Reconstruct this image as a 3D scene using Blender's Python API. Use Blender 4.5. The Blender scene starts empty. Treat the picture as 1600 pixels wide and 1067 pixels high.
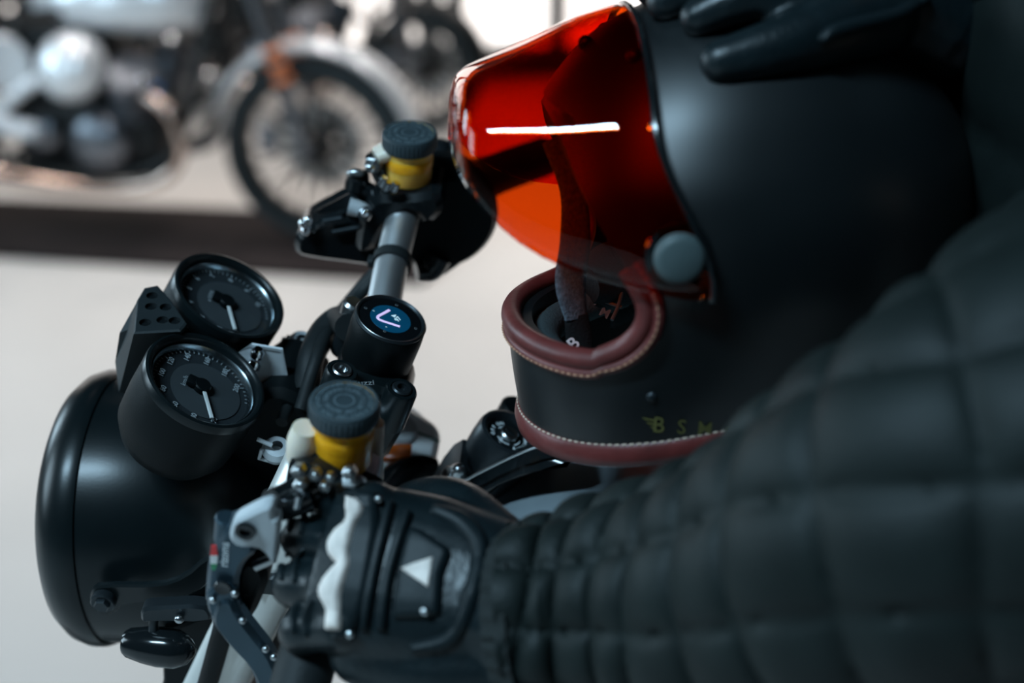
import bpy, bmesh, math, random
from mathutils import Vector, Matrix
from mathutils.bvhtree import BVHTree
random.seed(7)
V = Vector
SC = bpy.context.scene
COL = SC.collection

# ------------------------------------------------------------------ camera
FPX = 2222.0
CAM = V((0, 0, 1.43)); PITCH = math.radians(20.0)
CR = V((1, 0, 0)); CU = V((0, math.sin(PITCH), math.cos(PITCH))); CT = V((0, -math.cos(PITCH), math.sin(PITCH)))
cd = bpy.data.cameras.new('camera'); co = bpy.data.objects.new('camera', cd); COL.objects.link(co)
co.location = CAM; co.rotation_euler = (math.radians(90) - PITCH, 0, 0)
cd.sensor_width = 36.0; cd.lens = 50.0; cd.clip_start = 0.02; cd.clip_end = 60
cd.dof.use_dof = True; cd.dof.focus_distance = 0.955; cd.dof.aperture_fstop = 2.8; cd.dof.aperture_blades = 0
SC.camera = co

# ------------------------------------------------------------------ light
SC.view_settings.view_transform = 'Standard'; SC.view_settings.look = 'None'
SC.view_settings.gamma = 1.0; SC.view_settings.use_curve_mapping = False
SC.view_settings.exposure = 0.0
STRIP, WINP, DOWN = 150, 75, 112
w = bpy.data.worlds.new('world'); SC.world = w; w.use_nodes = True
w.node_tree.nodes['Background'].inputs[0].default_value = (0, 0, 0, 1)
w.node_tree.nodes['Background'].inputs[1].default_value = 0.0

def area(name, loc, tgt, sx, sy, power, col, spread=180):
    l = bpy.data.lights.new(name, 'AREA'); l.shape = 'RECTANGLE'; l.size = sx; l.size_y = sy
    l.energy = power; l.color = col; l.spread = math.radians(spread)
    o = bpy.data.objects.new(name, l); COL.objects.link(o); o.location = loc
    o.rotation_euler = (V(tgt) - V(loc)).to_track_quat('-Z', 'Y').to_euler()
    return o
# lamps and windows of the room, all outside the picture: a strip lamp on the ceiling (it streaks the visor),
# two daylit windows in the left wall, and an even grid of ceiling downlights over the shop floor
area('ceiling_strip_lamp_offscreen', (-1.43, -0.67, 3.6), (-1.43, -0.67, 0), 1.3, 0.22, STRIP, (0.52, 0.80, 1.0))
for y_ in (1.1, 4.0):
    area('window_left_offscreen', (-4.4, y_, 2.1), (0, y_, 1.9), 1.4, 1.6, WINP, (0.62, 0.85, 1.0))
def spot(name, loc, power, col, ang, r):
    l = bpy.data.lights.new(name, 'SPOT'); l.energy = power; l.color = col; l.spot_size = math.radians(ang); l.spot_blend = .6; l.shadow_soft_size = r
    o = bpy.data.objects.new(name, l); COL.objects.link(o); o.location = loc; return o
for y_ in (3.3, 5.0, 6.7):
    for x_ in (-2.5, -0.85, 0.8, 2.45):
        spot('ceiling_lamp_offscreen', (x_, y_, 3.6), DOWN, (1.0, 0.94, 0.90), 84, .22)

# ------------------------------------------------------------------ helpers
WO = {}
def vc(x, y, z): return CR * x + CU * y + CT * z              # camera-axes vector -> world
def ray(px, py): return vc((px - 800) / FPX, (533.5 - py) / FPX, -1)
def PD(px, py, d): return CAM + ray(px, py) * d
def RP(px, py, p, n):
    r = ray(px, py); return CAM + r * ((V(p) - CAM).dot(n) / r.dot(n))
def GP(px, py, z=0.0): return RP(px, py, V((0, 0, z)), V((0, 0, 1)))

PSI, LEAN = math.radians(4), math.radians(17)
BF = V((-math.cos(PSI), math.sin(PSI), 0))
_lh = V((-math.sin(PSI), -math.cos(PSI), 0))
BL = _lh * math.cos(LEAN) - V((0, 0, 1)) * math.sin(LEAN)
BU = V((0, 0, 1)) * math.cos(LEAN) + _lh * math.sin(LEAN)
BO = PD(611, 497, 1.0)
def BP(px, py, l=0.0): return RP(px, py, BO + BL * l, BL)      # point of a pixel's ray on the bike's lengthwise plane l
def tilt(deg): a = math.radians(deg); return BU * math.cos(a) - BF * math.sin(a)

def mat(name, col, rough=0.5, metal=0.0, spec=0.5, bump=0.0, bscale=300.0, var=0.12, vscale=30.0, coat=0.0,
        trans=0.0, ior=1.45, emit=None, estr=0.0, sss=0.0):
    m = bpy.data.materials.new(name); m.use_nodes = True
    nt = m.node_tree; b = nt.nodes['Principled BSDF']
    tc = nt.nodes.new('ShaderNodeTexCoord')
    nz = nt.nodes.new('ShaderNodeTexNoise'); nz.inputs['Scale'].default_value = vscale; nz.inputs['Detail'].default_value = 4
    nt.links.new(tc.outputs['Object'], nz.inputs['Vector'])
    rp = nt.nodes.new('ShaderNodeValToRGB')
    rp.color_ramp.elements[0].position = 0.3; rp.color_ramp.elements[1].position = 0.7
    rp.color_ramp.elements[0].color = tuple(max(0, c * (1 - var)) for c in col) + (1,)
    rp.color_ramp.elements[1].color = tuple(min(1, c * (1 + var)) for c in col) + (1,)
    nt.links.new(nz.outputs['Fac'], rp.inputs['Fac']); nt.links.new(rp.outputs['Color'], b.inputs['Base Color'])
    b.inputs['Roughness'].default_value = rough; b.inputs['Metallic'].default_value = metal
    b.inputs['Specular IOR Level'].default_value = spec; b.inputs['Coat Weight'].default_value = coat
    b.inputs['Transmission Weight'].default_value = trans; b.inputs['IOR'].default_value = ior
    if sss: b.inputs['Subsurface Weight'].default_value = sss; b.inputs['Subsurface Radius'].default_value = (.02, .012, .004); b.inputs['Subsurface Scale'].default_value = .5
    if emit: b.inputs['Emission Color'].default_value = tuple(emit) + (1,); b.inputs['Emission Strength'].default_value = estr
    if bump:
        n2 = nt.nodes.new('ShaderNodeTexNoise'); n2.inputs['Scale'].default_value = bscale; n2.inputs['Detail'].default_value = 3
        nt.links.new(tc.outputs['Object'], n2.inputs['Vector'])
        bp = nt.nodes.new('ShaderNodeBump'); bp.inputs['Strength'].default_value = bump; bp.inputs['Distance'].default_value = 0.002
        nt.links.new(n2.outputs['Fac'], bp.inputs['Height']); nt.links.new(bp.outputs['Normal'], b.inputs['Normal'])
    return m

def tinted_glass(name, col, rough=0.02, ior=1.5, gcol=(1, 1, 1)):
    m = bpy.data.materials.new(name); m.use_nodes = True; nt = m.node_tree; nt.nodes.clear()
    o = nt.nodes.new('ShaderNodeOutputMaterial'); mx = nt.nodes.new('ShaderNodeMixShader')
    t = nt.nodes.new('ShaderNodeBsdfTransparent'); g = nt.nodes.new('ShaderNodeBsdfGlossy')
    nz = nt.nodes.new('ShaderNodeTexNoise'); nz.inputs['Scale'].default_value = 60; nz.inputs['Detail'].default_value = 5
    rp = nt.nodes.new('ShaderNodeMapRange'); rp.inputs['To Min'].default_value = rough; rp.inputs['To Max'].default_value = rough * 1.8
    tc = nt.nodes.new('ShaderNodeTexCoord'); nt.links.new(tc.outputs['Object'], nz.inputs['Vector'])
    nt.links.new(nz.outputs['Fac'], rp.inputs['Value']); nt.links.new(rp.outputs['Result'], g.inputs['Roughness'])
    t.inputs[0].default_value = tuple(col) + (1,); g.inputs['Color'].default_value = tuple(gcol) + (1,)
    f0 = ((ior - 1) / (ior + 1)) ** 2; lw = nt.nodes.new('ShaderNodeLayerWeight'); lw.inputs['Blend'].default_value = .5
    pw = nt.nodes.new('ShaderNodeMath'); pw.operation = 'POWER'; pw.inputs[1].default_value = 5.0; nt.links.new(lw.outputs['Facing'], pw.inputs[0])
    f = nt.nodes.new('ShaderNodeMath'); f.operation = 'MULTIPLY_ADD'; f.inputs[1].default_value = 1 - f0; f.inputs[2].default_value = f0; nt.links.new(pw.outputs[0], f.inputs[0])
    nt.links.new(f.outputs[0], mx.inputs[0]); nt.links.new(t.outputs[0], mx.inputs[1]); nt.links.new(g.outputs[0], mx.inputs[2])
    nt.links.new(mx.outputs[0], o.inputs['Surface'])
    return m

def thing(name, loc, label=None, cat=None, group=None, kind=None):
    o = bpy.data.objects.new(name, None); COL.objects.link(o); o.location = loc; o.empty_display_size = .05
    WO[o] = V(loc); tag(o, label, cat, group, kind); return o
def tag(o, label=None, cat=None, group=None, kind=None):
    if label: o['label'] = label
    if cat: o['category'] = cat
    if group: o['group'] = group
    if kind: o['kind'] = kind
    return o
def add(name, vs, fs, m, parent=None, smooth=True, angle=40):
    """one mesh object; vs in world coordinates"""
    vs = [V(v) for v in vs]
    lo = V([min(v[i] for v in vs) for i in range(3)]); hi = V([max(v[i] for v in vs) for i in range(3)])
    c = (lo + hi) * .5
    me = bpy.data.meshes.new(name); me.from_pydata([v - c for v in vs], [], fs); me.validate(); 
    bm = bmesh.new(); bm.from_mesh(me); bmesh.ops.recalc_face_normals(bm, faces=bm.faces)
    if smooth:
        ca = math.radians(angle)
        for f in bm.faces: f.smooth = True
        for e in bm.edges:
            if len(e.link_faces) == 2 and e.calc_face_angle(0) > ca: e.smooth = False
    bm.to_mesh(me); bm.free()
    me.materials.append(m)
    o = bpy.data.objects.new(name, me); COL.objects.link(o)
    o.location = c - (WO[parent] if parent else V((0, 0, 0))); WO[o] = c
    if parent: o.parent = parent
    return o
def merge(*parts):
    vs, fs = [], []
    for v, f in parts:
        k = len(vs); vs += list(v); fs += [tuple(i + k for i in q) for q in f]
    return vs, fs
def perp(z):
    z = V(z).normalized(); x = z.cross(V((0, 0, 1)))
    if x.length < .1: x = z.cross(V((1, 0, 0)))
    x.normalize(); return x, z.cross(x)
def lathe(prof, o, z, seg=48, x=None):
    """profile of (r, h) about axis z from point o"""
    z = V(z).normalized(); o = V(o)
    if x is None: x, y = perp(z)
    else: x = (V(x) - z * V(x).dot(z)).normalized(); y = z.cross(x)
    vs, fs, rows = [], [], []
    for r, h in prof:
        if r < 1e-6: rows.append([len(vs)]); vs.append(o + z * h)
        else:
            rows.append(list(range(len(vs), len(vs) + seg)))
            for k in range(seg):
                a = 2 * math.pi * k / seg; vs.append(o + z * h + (x * math.cos(a) + y * math.sin(a)) * r)
    for a, b in zip(rows, rows[1:]):
        for k in range(seg):
            j = (k + 1) % seg
            if len(a) == 1 and len(b) == 1: continue
            if len(a) == 1: fs.append((a[0], b[k], b[j]))
            elif len(b) == 1: fs.append((a[k], a[j], b[0]))
            else: fs.append((a[k], a[j], b[j], b[k]))
    return vs, fs
def disc_prof(r, h0, h1, b=.001):
    return [(0, h0), (r - b, h0), (r, h0 + b), (r, h1 - b), (r - b, h1), (0, h1)]
def cyl(o, z, r, h0, h1, b=.001, seg=32, x=None): return lathe(disc_prof(r, h0, h1, b), o, z, seg, x)
def crom(pts, n):
    pts = [V(p) for p in pts]; P = [pts[0] * 2 - pts[1]] + pts + [pts[-1] * 2 - pts[-2]]; out = []
    for i in range(1, len(P) - 2):
        for k in range(n):
            t = k / n; a, b, c, d = P[i - 1], P[i], P[i + 1], P[i + 2]
            out.append(.5 * ((2 * b) + (c - a) * t + (2 * a - 5 * b + 4 * c - d) * t * t + (3 * b - a - 3 * c + d) * t ** 3))
    out.append(pts[-1]); return out
def cromf(vals, n): return [v[0] for v in crom([V((a, 0, 0)) for a in vals], n)]
def tube(pts, r, seg=14, n=6, flat=1.0, ref=None, cap=True, closed=False, disp=None):
    """smooth tube; r number or list; flat squashes along the 2nd axis"""
    rs = r if isinstance(r, (list, tuple)) else [r] * len(pts)
    if n > 1 and not closed: path = crom(pts, n); rad = cromf(rs, n)
    else: path = [V(p) for p in pts]; rad = list(rs)
    vs, fs = [], []; N = len(path); u = None
    for i, p in enumerate(path):
        if closed: t = path[(i + 1) % N] - path[i - 1]
        else: t = path[min(i + 1, N - 1)] - path[max(i - 1, 0)]
        t.normalize()
        if ref is not None: u = V(ref) - t * V(ref).dot(t)
        elif u is None: u = perp(t)[0]
        else: u = u - t * u.dot(t)
        u.normalize(); w_ = t.cross(u)
        for k in range(seg):
            a = 2 * math.pi * k / seg
            rr = rad[i] + (disp(i / (N - 1), k / seg) if disp else 0)
            vs.append(p + u * math.cos(a) * rr + w_ * math.sin(a) * rr * flat)
    for i in range(N if closed else N - 1):
        for k in range(seg):
            j = (k + 1) % seg; a = i * seg; b = ((i + 1) % N) * seg
            fs.append((a + k, a + j, b + j, b + k))
    if cap and not closed: fs.append(tuple(range(seg))); fs.append(tuple(range((N - 1) * seg, N * seg)))
    return vs, fs
def ball(c, r, seg=16, x=None, s=(1, 1, 1), ax=None):
    X, Y, Z = ax if ax else (V((1, 0, 0)), V((0, 1, 0)), V((0, 0, 1)))
    vs, fs = lathe([(0, -1)] + [(math.cos(a), math.sin(a)) for a in [math.pi * (k / (seg // 2) - .5) for k in range(1, seg // 2)]] + [(0, 1)], V((0, 0, 0)), V((0, 0, 1)), seg, V((1, 0, 0)))
    return [V(c) + X * v[0] * r * s[0] + Y * v[1] * r * s[1] + Z * v[2] * r * s[2] for v in vs], fs
def box(o, x, y, z, sx, sy, sz, b=.0):
    """box centred at o with chamfered edges"""
    x, y, z = V(x).normalized(), V(y).normalized(), V(z).normalized()
    bm = bmesh.new(); bmesh.ops.create_cube(bm, size=1)
    for v in bm.verts: v.co = V((v.co.x * sx, v.co.y * sy, v.co.z * sz))
    if b: bmesh.ops.bevel(bm, geom=list(bm.edges), offset=b, segments=2, profile=.5, affect='EDGES')
    bm.verts.index_update()
    vs = [V(o) + x * v.co.x + y * v.co.y + z * v.co.z for v in bm.verts]; fs = [tuple(v.index for v in f.verts) for f in bm.faces]
    bm.free(); return vs, fs
def prism(poly, n, th, b=0.0, holes=None):
    """planar polygon (world points) thickened by th along n, edges chamfered by b"""
    n = V(n).normalized(); N = len(poly); c = sum((V(p) for p in poly), V((0, 0, 0))) / N
    vs, fs, rings = [], [], []
    def ring(h, inset):
        out = []
        for i in range(N):
            p0, p, p1 = V(poly[i - 1]), V(poly[i]), V(poly[(i + 1) % N])
            e0 = (p - p0).normalized(); e1 = (p1 - p).normalized()
            m0 = n.cross(e0); m1 = n.cross(e1); m = m0 + m1
            m = m / max(.35, m.length_squared / 2) if m.length > 1e-6 else m0
            out.append(p + m * inset + n * h)
        return out
    area2 = sum((V(poly[i - 1]) - c).cross(V(poly[i]) - c).dot(n) for i in range(N)); sg = 1 if area2 > 0 else -1
    levels = [(-th / 2, b * sg), (-th / 2 + b, 0), (th / 2 - b, 0), (th / 2, b * sg)] if b else [(-th / 2, 0), (th / 2, 0)]
    for h, i in levels: rings.append(list(range(len(vs), len(vs) + N))); vs += ring(h, i)
    for a, q in zip(rings, rings[1:]):
        for k in range(N): j = (k + 1) % N; fs.append((a[k], a[j], q[j], q[k]))
    fs.append(tuple(reversed(rings[0]))); fs.append(tuple(rings[-1]))
    return vs, fs
def plate(pxs, l, th, b=.0008, smooth=0):
    pts = [BP(x, y, l) for x, y in pxs]
    if smooth: pts = round_poly(pts, smooth)
    return prism(pts, BL, th, b)
def round_poly(pts, k):
    """Chaikin corner cutting"""
    for _ in range(k):
        out = []
        for i in range(len(pts)):
            a, b = V(pts[i]), V(pts[(i + 1) % len(pts)]); out += [a * .75 + b * .25, a * .25 + b * .75]
        pts = out
    return pts
def text2d(s, size=1.0, bold=0.0, align='CENTER'):
    cu = bpy.data.curves.new('lettering', 'FONT'); cu.body = s; cu.size = size; cu.align_x = align; cu.align_y = 'CENTER'
    cu.resolution_u = 3; cu.offset = bold
    o = bpy.data.objects.new('lettering', cu); COL.objects.link(o)
    dg = bpy.context.evaluated_depsgraph_get(); me = bpy.data.meshes.new_from_object(o.evaluated_get(dg))
    vs = [v.co.copy() for v in me.vertices]; fs = [tuple(p.vertices) for p in me.polygons]
    bpy.data.objects.remove(o); bpy.data.curves.remove(cu); bpy.data.meshes.remove(me)
    return vs, fs
def text3d(s, size, o, x, y, bold=0.0, th=0.0002):
    """lettering with a little thickness, on the plane of x (reading direction) and y (up)"""
    vs, fs = text2d(s, size, bold); x, y = V(x).normalized(), V(y).normalized(); n = x.cross(y)
    return [V(o) + x * v.x + y * v.y + n * th for v in vs], fs
def solid_eval(o, mods):
    """apply modifiers and store the result as the object's mesh"""
    for t, kw in mods:
        m = o.modifiers.new(t.lower(), t)
        for k, val in kw.items(): setattr(m, k, val)
    dg = bpy.context.evaluated_depsgraph_get(); me = bpy.data.meshes.new_from_object(o.evaluated_get(dg))
    o.modifiers.clear(); o.data = me; return o
def smooth_all(o, on=True):
    for p in o.data.polygons: p.use_smooth = on
def bvh_of(o):
    me = o.data; off = WO[o]
    return BVHTree.FromPolygons([v.co + off for v in me.vertices], [tuple(p.vertices) for p in me.polygons])
def on_surface(bvh, px, py, lift=0.0):
    r = ray(px, py).normalized(); h = bvh.ray_cast(CAM, r)
    if h[0] is None: return None
    n = h[1] if h[1].dot(r) < 0 else -h[1]
    return h[0] + n * lift, n
def inpoly(x, y, P):
    c = False
    for i in range(len(P)):
        (x0, y0), (x1, y1) = P[i - 1], P[i]
        if (y0 > y) != (y1 > y) and x < (x1 - x0) * (y - y0) / (y1 - y0) + x0: c = not c
    return c
def edist(x, y, P):
    d = 1e9
    for i in range(len(P)):
        (x0, y0), (x1, y1) = P[i - 1], P[i]; dx, dy = x1 - x0, y1 - y0
        t = max(0, min(1, ((x - x0) * dx + (y - y0) * dy) / (dx * dx + dy * dy + 1e-9)))
        d = min(d, math.hypot(x - x0 - t * dx, y - y0 - t * dy))
    return d
def pad(bvh, poly, h, step=3.0, rnd=8.0, sink=.001):
    """raised pad following a surface: outline traced on it, rounded to height h"""
    xs = [p[0] for p in poly]; ys = [p[1] for p in poly]
    idx, vs, fs = {}, [], []
    nx = int((max(xs) - min(xs)) / step) + 2; ny = int((max(ys) - min(ys)) / step) + 2
    for i in range(nx):
        for j in range(ny):
            x = min(xs) + (i - .5) * step; y = min(ys) + (j - .5) * step
            ins = inpoly(x, y, poly); d = edist(x, y, poly)
            if not ins and d > step * 1.0: continue
            d = d if ins else 0
            t = min(1, d / rnd); hh = h * math.sqrt(1 - (1 - t) ** 2) - sink * (1 - t)
            q = on_surface(bvh, x, y, hh)
            if q is None: continue
            idx[i, j] = len(vs); vs.append(q[0])
    for (i, j) in idx:
        k = [(i, j), (i + 1, j), (i + 1, j + 1), (i, j + 1)]
        if all(a in idx for a in k): fs.append(tuple(idx[a] for a in k))
    return vs, fs
def lettering_on(bvh, s, px, py, size, ang, lift=.0004, bold=0.0, slant=0.0, cut=1):
    vs, fs = text2d(s, size, bold); c, s_ = math.cos(math.radians(ang)), math.sin(math.radians(ang)); out = []
    for v in vs:
        x, y = v.x + slant * v.y, v.y
        q = on_surface(bvh, px + x * c + y * s_, py + x * s_ - y * c, lift)
        out.append(q[0] if q else PD(px, py, 1))
    return out, fs

def cut_holes(o, cutters, m2=None):
    """drill real holes: cutters are (verts, faces) in world coordinates"""
    c = add('cutter', *merge(*cutters), m2 or o.data.materials[0], None, False)
    b = o.modifiers.new('b', 'BOOLEAN'); b.object = c; b.operation = 'DIFFERENCE'; b.solver = 'EXACT'
    dg = bpy.context.evaluated_depsgraph_get(); me = bpy.data.meshes.new_from_object(o.evaluated_get(dg)); o.modifiers.clear(); o.data = me
    bpy.data.objects.remove(c); WO.pop(c, None)
# ------------------------------------------------------------------ materials
M = {}
M['blackpaint'] = mat('satin_black_paint', (.0040, .0070, .0080), .30, 0, .34, .02, 500)
M['matteblack'] = mat('matte_black_plastic', (.0022, .0040, .0046), .50, 0, .14, .08, 900)
M['rubber'] = mat('black_rubber', (.010, .013, .014), .6, 0, .3, .1, 400)
M['blackmetal'] = mat('black_anodised_metal', (.02, .026, .03), .36, .55, .5, .03, 700)
M['gloss'] = mat('gloss_black', (.006, .008, .009), .14, 0, .5, 0)
M['alu'] = mat('brushed_aluminium', (.66, .67, .68), .46, 1, .5, .06, 600, .06)
M['forkalu'] = mat('satin_fork_tube', (.74, .72, .68), .35, .45, .5, .04, 500, .05)
M['ringmetal'] = mat('gauge_ring_metal', (.30, .34, .36), .25, 1, .5)
M['silver'] = mat('polished_silver', (.62, .64, .65), .25, .25, .5, .02, 300, .05)
M['chrome'] = mat('chrome', (.75, .77, .80), .10, 1, .5, 0, var=.03)
M['bolt'] = mat('zinc_bolt', (.45, .47, .48), .28, 1, .5, .04, 800)
M['greyalu'] = mat('bead_blasted_aluminium', (.46, .49, .51), .5, .15, .5, .1, 1200, .06)
M['steelblue'] = mat('blue_black_anodised_lever', (.035, .062, .082), .34, .6, .5, .05, 900)
M['amber'] = mat('amber_fluid_plastic', (.98, .50, .085), .38, 0, .4, .03, 300, .08, 40, sss=.5)
M['amberdark'] = mat('amber_brake_fluid', (.95, .38, .008), .35, 0, .4, 0, 300, .1, 30, sss=.4)
M['tabs'] = mat('translucent_plastic_tab', (.72, .63, .52), .4, 0, .4, .02, 300, .06, sss=.2)
M['print'] = mat('pale_print', (.7, .75, .77), .7, 0, .2)
M['dialprint'] = mat('dial_print_grey', (.30, .33, .35), .7, 0, .2)
M['printdim'] = mat('grey_print', (.16, .18, .19), .7, 0, .2)
M['dial'] = mat('dial_black', (.015, .019, .022), .7, 0, .2)
M['dialgrey'] = mat('dial_charcoal', (.032, .038, .042), .7, 0, .2)
M['needle'] = mat('needle_white', (.62, .63, .62), .5)
M['gaugeglass'] = tinted_glass('gauge_glass', (.96, .97, .97), .06, 1.13)
M['headglass'] = tinted_glass('headlight_glass', (.8, .85, .87), .03, 1.5)
M['screen'] = mat('screen_glass', (.004, .005, .006), .25, 0, .08)
M['screenblue'] = mat('screen_blue', (.0, .03, .07), .4, 0, .05, emit=(.004, .07, .14), estr=.35)
M['screenpink'] = mat('screen_arrow', (.5, .4, .6), .4, 0, .3, emit=(.62, .48, .78), estr=.75)
M['screentext'] = mat('screen_text', (.5, .6, .65), .4, 0, .3, emit=(.5, .75, .82), estr=.6)
M['red'] = mat('sticker_red', (.7, .03, .03), .4); M['paintwhite'] = mat('pearl_silver_paint', (.80, .82, .83), .28, 0, .5, 0, var=.04); M['housing'] = mat('grey_black_plastic', (.014, .019, .021), .5, 0, .35, .1, 800)
M['white'] = mat('sticker_white', (.75, .75, .73), .4); M['green'] = mat('sticker_green', (.02, .25, .1), .4)
M['greenline'] = mat('green_pinstripe', (.005, .12, .10), .35)
M['orange'] = mat('orange_reflector', (.8, .16, .02), .2, 0, .5)
M['tank'] = mat('dark_metallic_tank_paint', (.28, .33, .36), .36, .6, .5, 0, 400, .08)
M['seat'] = mat('black_leather_seat', (.012, .014, .015), .5, 0, .35, .2, 250)
def floor_material():
    m = mat('polished_concrete', (.55, .525, .50), .42, 0, .35, .03, 25, .06, 1.3)
    return m

# ------------------------------------------------------------------ setting
o = add('floor', [(-12, -4, 0), (12, -4, 0), (12, 9.0, 0), (-12, 9.0, 0), (-12, -4, -.1), (12, -4, -.1), (12, 9.0, -.1), (-12, 9.0, -.1)],
        [(0, 1, 2, 3), (4, 5, 6, 7), (0, 1, 5, 4), (1, 2, 6, 5), (2, 3, 7, 6), (3, 0, 4, 7)], floor_material(), smooth=False)
tag(o, 'pale beige polished concrete workshop floor', 'floor', kind='structure')
YW = 8.6
M['wall'] = mat('dark_plaster', (.055, .05, .05), .8, 0, .2, .1, 30)
M['winframe'] = mat('dark_window_frame', (.02, .022, .024), .5)
M['winpane'] = mat('daylit_pane', (.8, .75, .72), .4, emit=(1.0, .93, .88), estr=1.9)
def wx(px, d=YW): return (px - 800) / FPX * (YW * math.cos(PITCH) + .35)
# back wall with two glazed openings, built of pieces round the openings
def bx(x0, x1, y0, y1, z0, z1, b=0): return box(V(((x0 + x1) / 2, (y0 + y1) / 2, (z0 + z1) / 2)), (1, 0, 0), (0, 1, 0), (0, 0, 1), x1 - x0, y1 - y0, z1 - z0, b)
zs = RP(700, 78, V((0, YW, 0)), V((0, 1, 0))).z
x0w, x1w = wx(528), wx(1120); x2w, x3w = wx(-500), wx(455)
o = add('wall_back', *merge(bx(-12, x2w, YW, YW + .2, 0, 3.4), bx(x3w, x0w, YW, YW + .2, 0, 3.4), bx(x1w, 12, YW, YW + .2, 0, 3.4),
        bx(x2w, x3w, YW, YW + .2, 0, zs + .16), bx(x0w, x1w, YW, YW + .2, 0, zs), bx(x2w, x3w, YW, YW + .2, 2.6, 3.4), bx(x0w, x1w, YW, YW + .2, 2.6, 3.4)), M['wall'], smooth=False)
tag(o, 'dark plaster wall at the back of the workshop', 'wall', kind='structure')
for n_, (xa, xb, zl, cuts) in enumerate([(x0w, x1w, zs, [wx(622), wx(672), wx(712), wx(871)]), (x2w, x3w, zs + .16, [wx(-250), wx(60), wx(250)])]):
    wd = thing('window_%d' % (n_ + 1), (xa, YW + .1, zl), ['wide daylit window with dark mullions behind the parked motorcycles', 'long daylit window behind the silver tank'][n_], 'window', kind='structure')
    ed = [xa] + cuts + [xb]
    add('window_frame', *merge(bx(xa, xb, YW - .03, YW + .09, zl, zl + .02), bx(xa, xb, YW - .03, YW + .09, 2.55, 2.6), *[bx(c - .055, c + .055, YW - .03, YW + .09, zl, 2.6) for c in cuts]), M['winframe'], wd, False)
    for a, b in zip(ed, ed[1:]): add('pane', *bx(a, b, YW + .1, YW + .11, zl, 2.6), M['winpane'], wd, False)
# long dark mat under the parked bikes
M['mat'] = mat('dark_brown_mat', (.022, .017, .017), .85, 0, .1, .15, 60, .25, 3)
mp = [GP(-420, 378), GP(660, 446), GP(735, 385), GP(520, 340), GP(-420, 300)]
o = add('floor_mat', *prism([p + V((0, 0, .012)) for p in mp], (0, 0, 1), .022, .004), M['mat'], smooth=False)
tag(o, 'long dark brown rubber mat under the silver-fendered motorcycle', 'mat')

# ------------------------------------------------------------------ foreground motorcycle
bike = thing('motorcycle', (BO.x, BO.y + .15, 0), 'black motorcycle with twin round gauges, bullet headlight and silver handlebar in front of the rider', 'motorcycle')

# headlight
HC = BP(192, 792, 0); hr = .1075
hs = add('headlight_shell', *lathe([(hr - .002, .002), (hr - .002, -.012), (hr - .006, -.045), (hr - .020, -.085), (hr - .045, -.118), (.03, -.137), (0, -.139)], HC, BF, 96), M['blackpaint'], bike)
add('headlight_rim', *lathe([(hr - .004, -.001), (hr, 0), (hr + .0015, .004), (hr + .0015, .012), (hr - .002, .022), (hr - .010, .031), (hr - .018, .035), (hr - .020, .032), (hr - .017, .02)], HC, BF, 96), M['blackpaint'], hs)
add('lens', *lathe([(hr - .018, .03), (hr - .03, .036), (.05, .043), (0, .046)], HC, BF, 64), M['headglass'], hs)
add('reflector_bowl', *lathe([(hr - .02, .028), (.06, .0), (.02, -.03), (0, -.032)], HC, BF, 48), M['silver'], hs)
# headlight bracket arms
br = add('headlight_bracket', *plate([(142, 938), (143, 920), (155, 910), (250, 911), (290, 897), (322, 868), (450, 800), (470, 830), (350, 890), (305, 925), (262, 936), (195, 940), (178, 957), (158, 958)], .118, .006, .0015, 1), M['blackpaint'], bike)
add('bracket_bolt', *merge(cyl(BP(163, 936, .122), BL, .009, -.004, .005), cyl(BP(163, 936, .122), BL, .006, .004, .008, seg=6)), M['blackmetal'], br)
add('bracket_bolt', *cyl(BP(400, 846, .122), BL, .006, -.003, .004, seg=20), M['blackmetal'], br)
br2 = add('headlight_bracket', *plate([(225, 870), (260, 850), (380, 838), (480, 790), (500, 815), (390, 870), (270, 885), (235, 890)], -.118, .006, .0015, 1), M['blackpaint'], bike)
# turn signal
ts = thing('turn_signal', BP(270, 1000, .15)); ts.parent = bike; ts.location = WO[ts] - WO[bike]
tx = (BF * -1 + BL * .12).normalized()
add('signal_body', *lathe([(0, -.001), (.0085, .0), (.0105, .003), (.013, .015), (.0142, .026), (.0135, .038), (.010, .046), (.004, .051), (0, .052)], BP(196, 1003, .15), tx, 32), M['gloss'], ts)
add('stem', *tube([BP(241, 992, .15), BP(240, 975, .148), BP(243, 955, .145)], [.0042, .0034, .0042], 14, 4), M['blackmetal'], ts)
add('mount_plate', *plate([(222, 944), (236, 940), (320, 936), (334, 950), (330, 964), (240, 962), (224, 966)], .146, .012, .002, 1), M['blackmetal'], ts)
add('mount_screw', *ball(BP(280, 967, .155), .0035, 12), M['bolt'], ts)
# junction bracket and hoses under the headlight
jb = add('lower_bracket', *plate([(258, 975), (330, 945), (372, 950), (398, 965), (380, 985), (372, 1000), (352, 1003), (350, 1012), (330, 1040), (322, 1090), (281, 1090), (278, 1060), (266, 1064), (256, 1062), (260, 1048)], .10, .02, .002), M['matteblack'], bike)
add('brake_hose', *tube([BP(345, 900, .11), BP(352, 960, .12), BP(338, 1020, .125), BP(315, 1100, .13)], .0075, 12, 8), M['rubber'], bike)
add('brake_hose', *tube([BP(330, 900, .06), BP(318, 960, .07), BP(300, 1030, .07), BP(290, 1100, .07)], .006, 12, 8), M['rubber'], bike)

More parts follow.
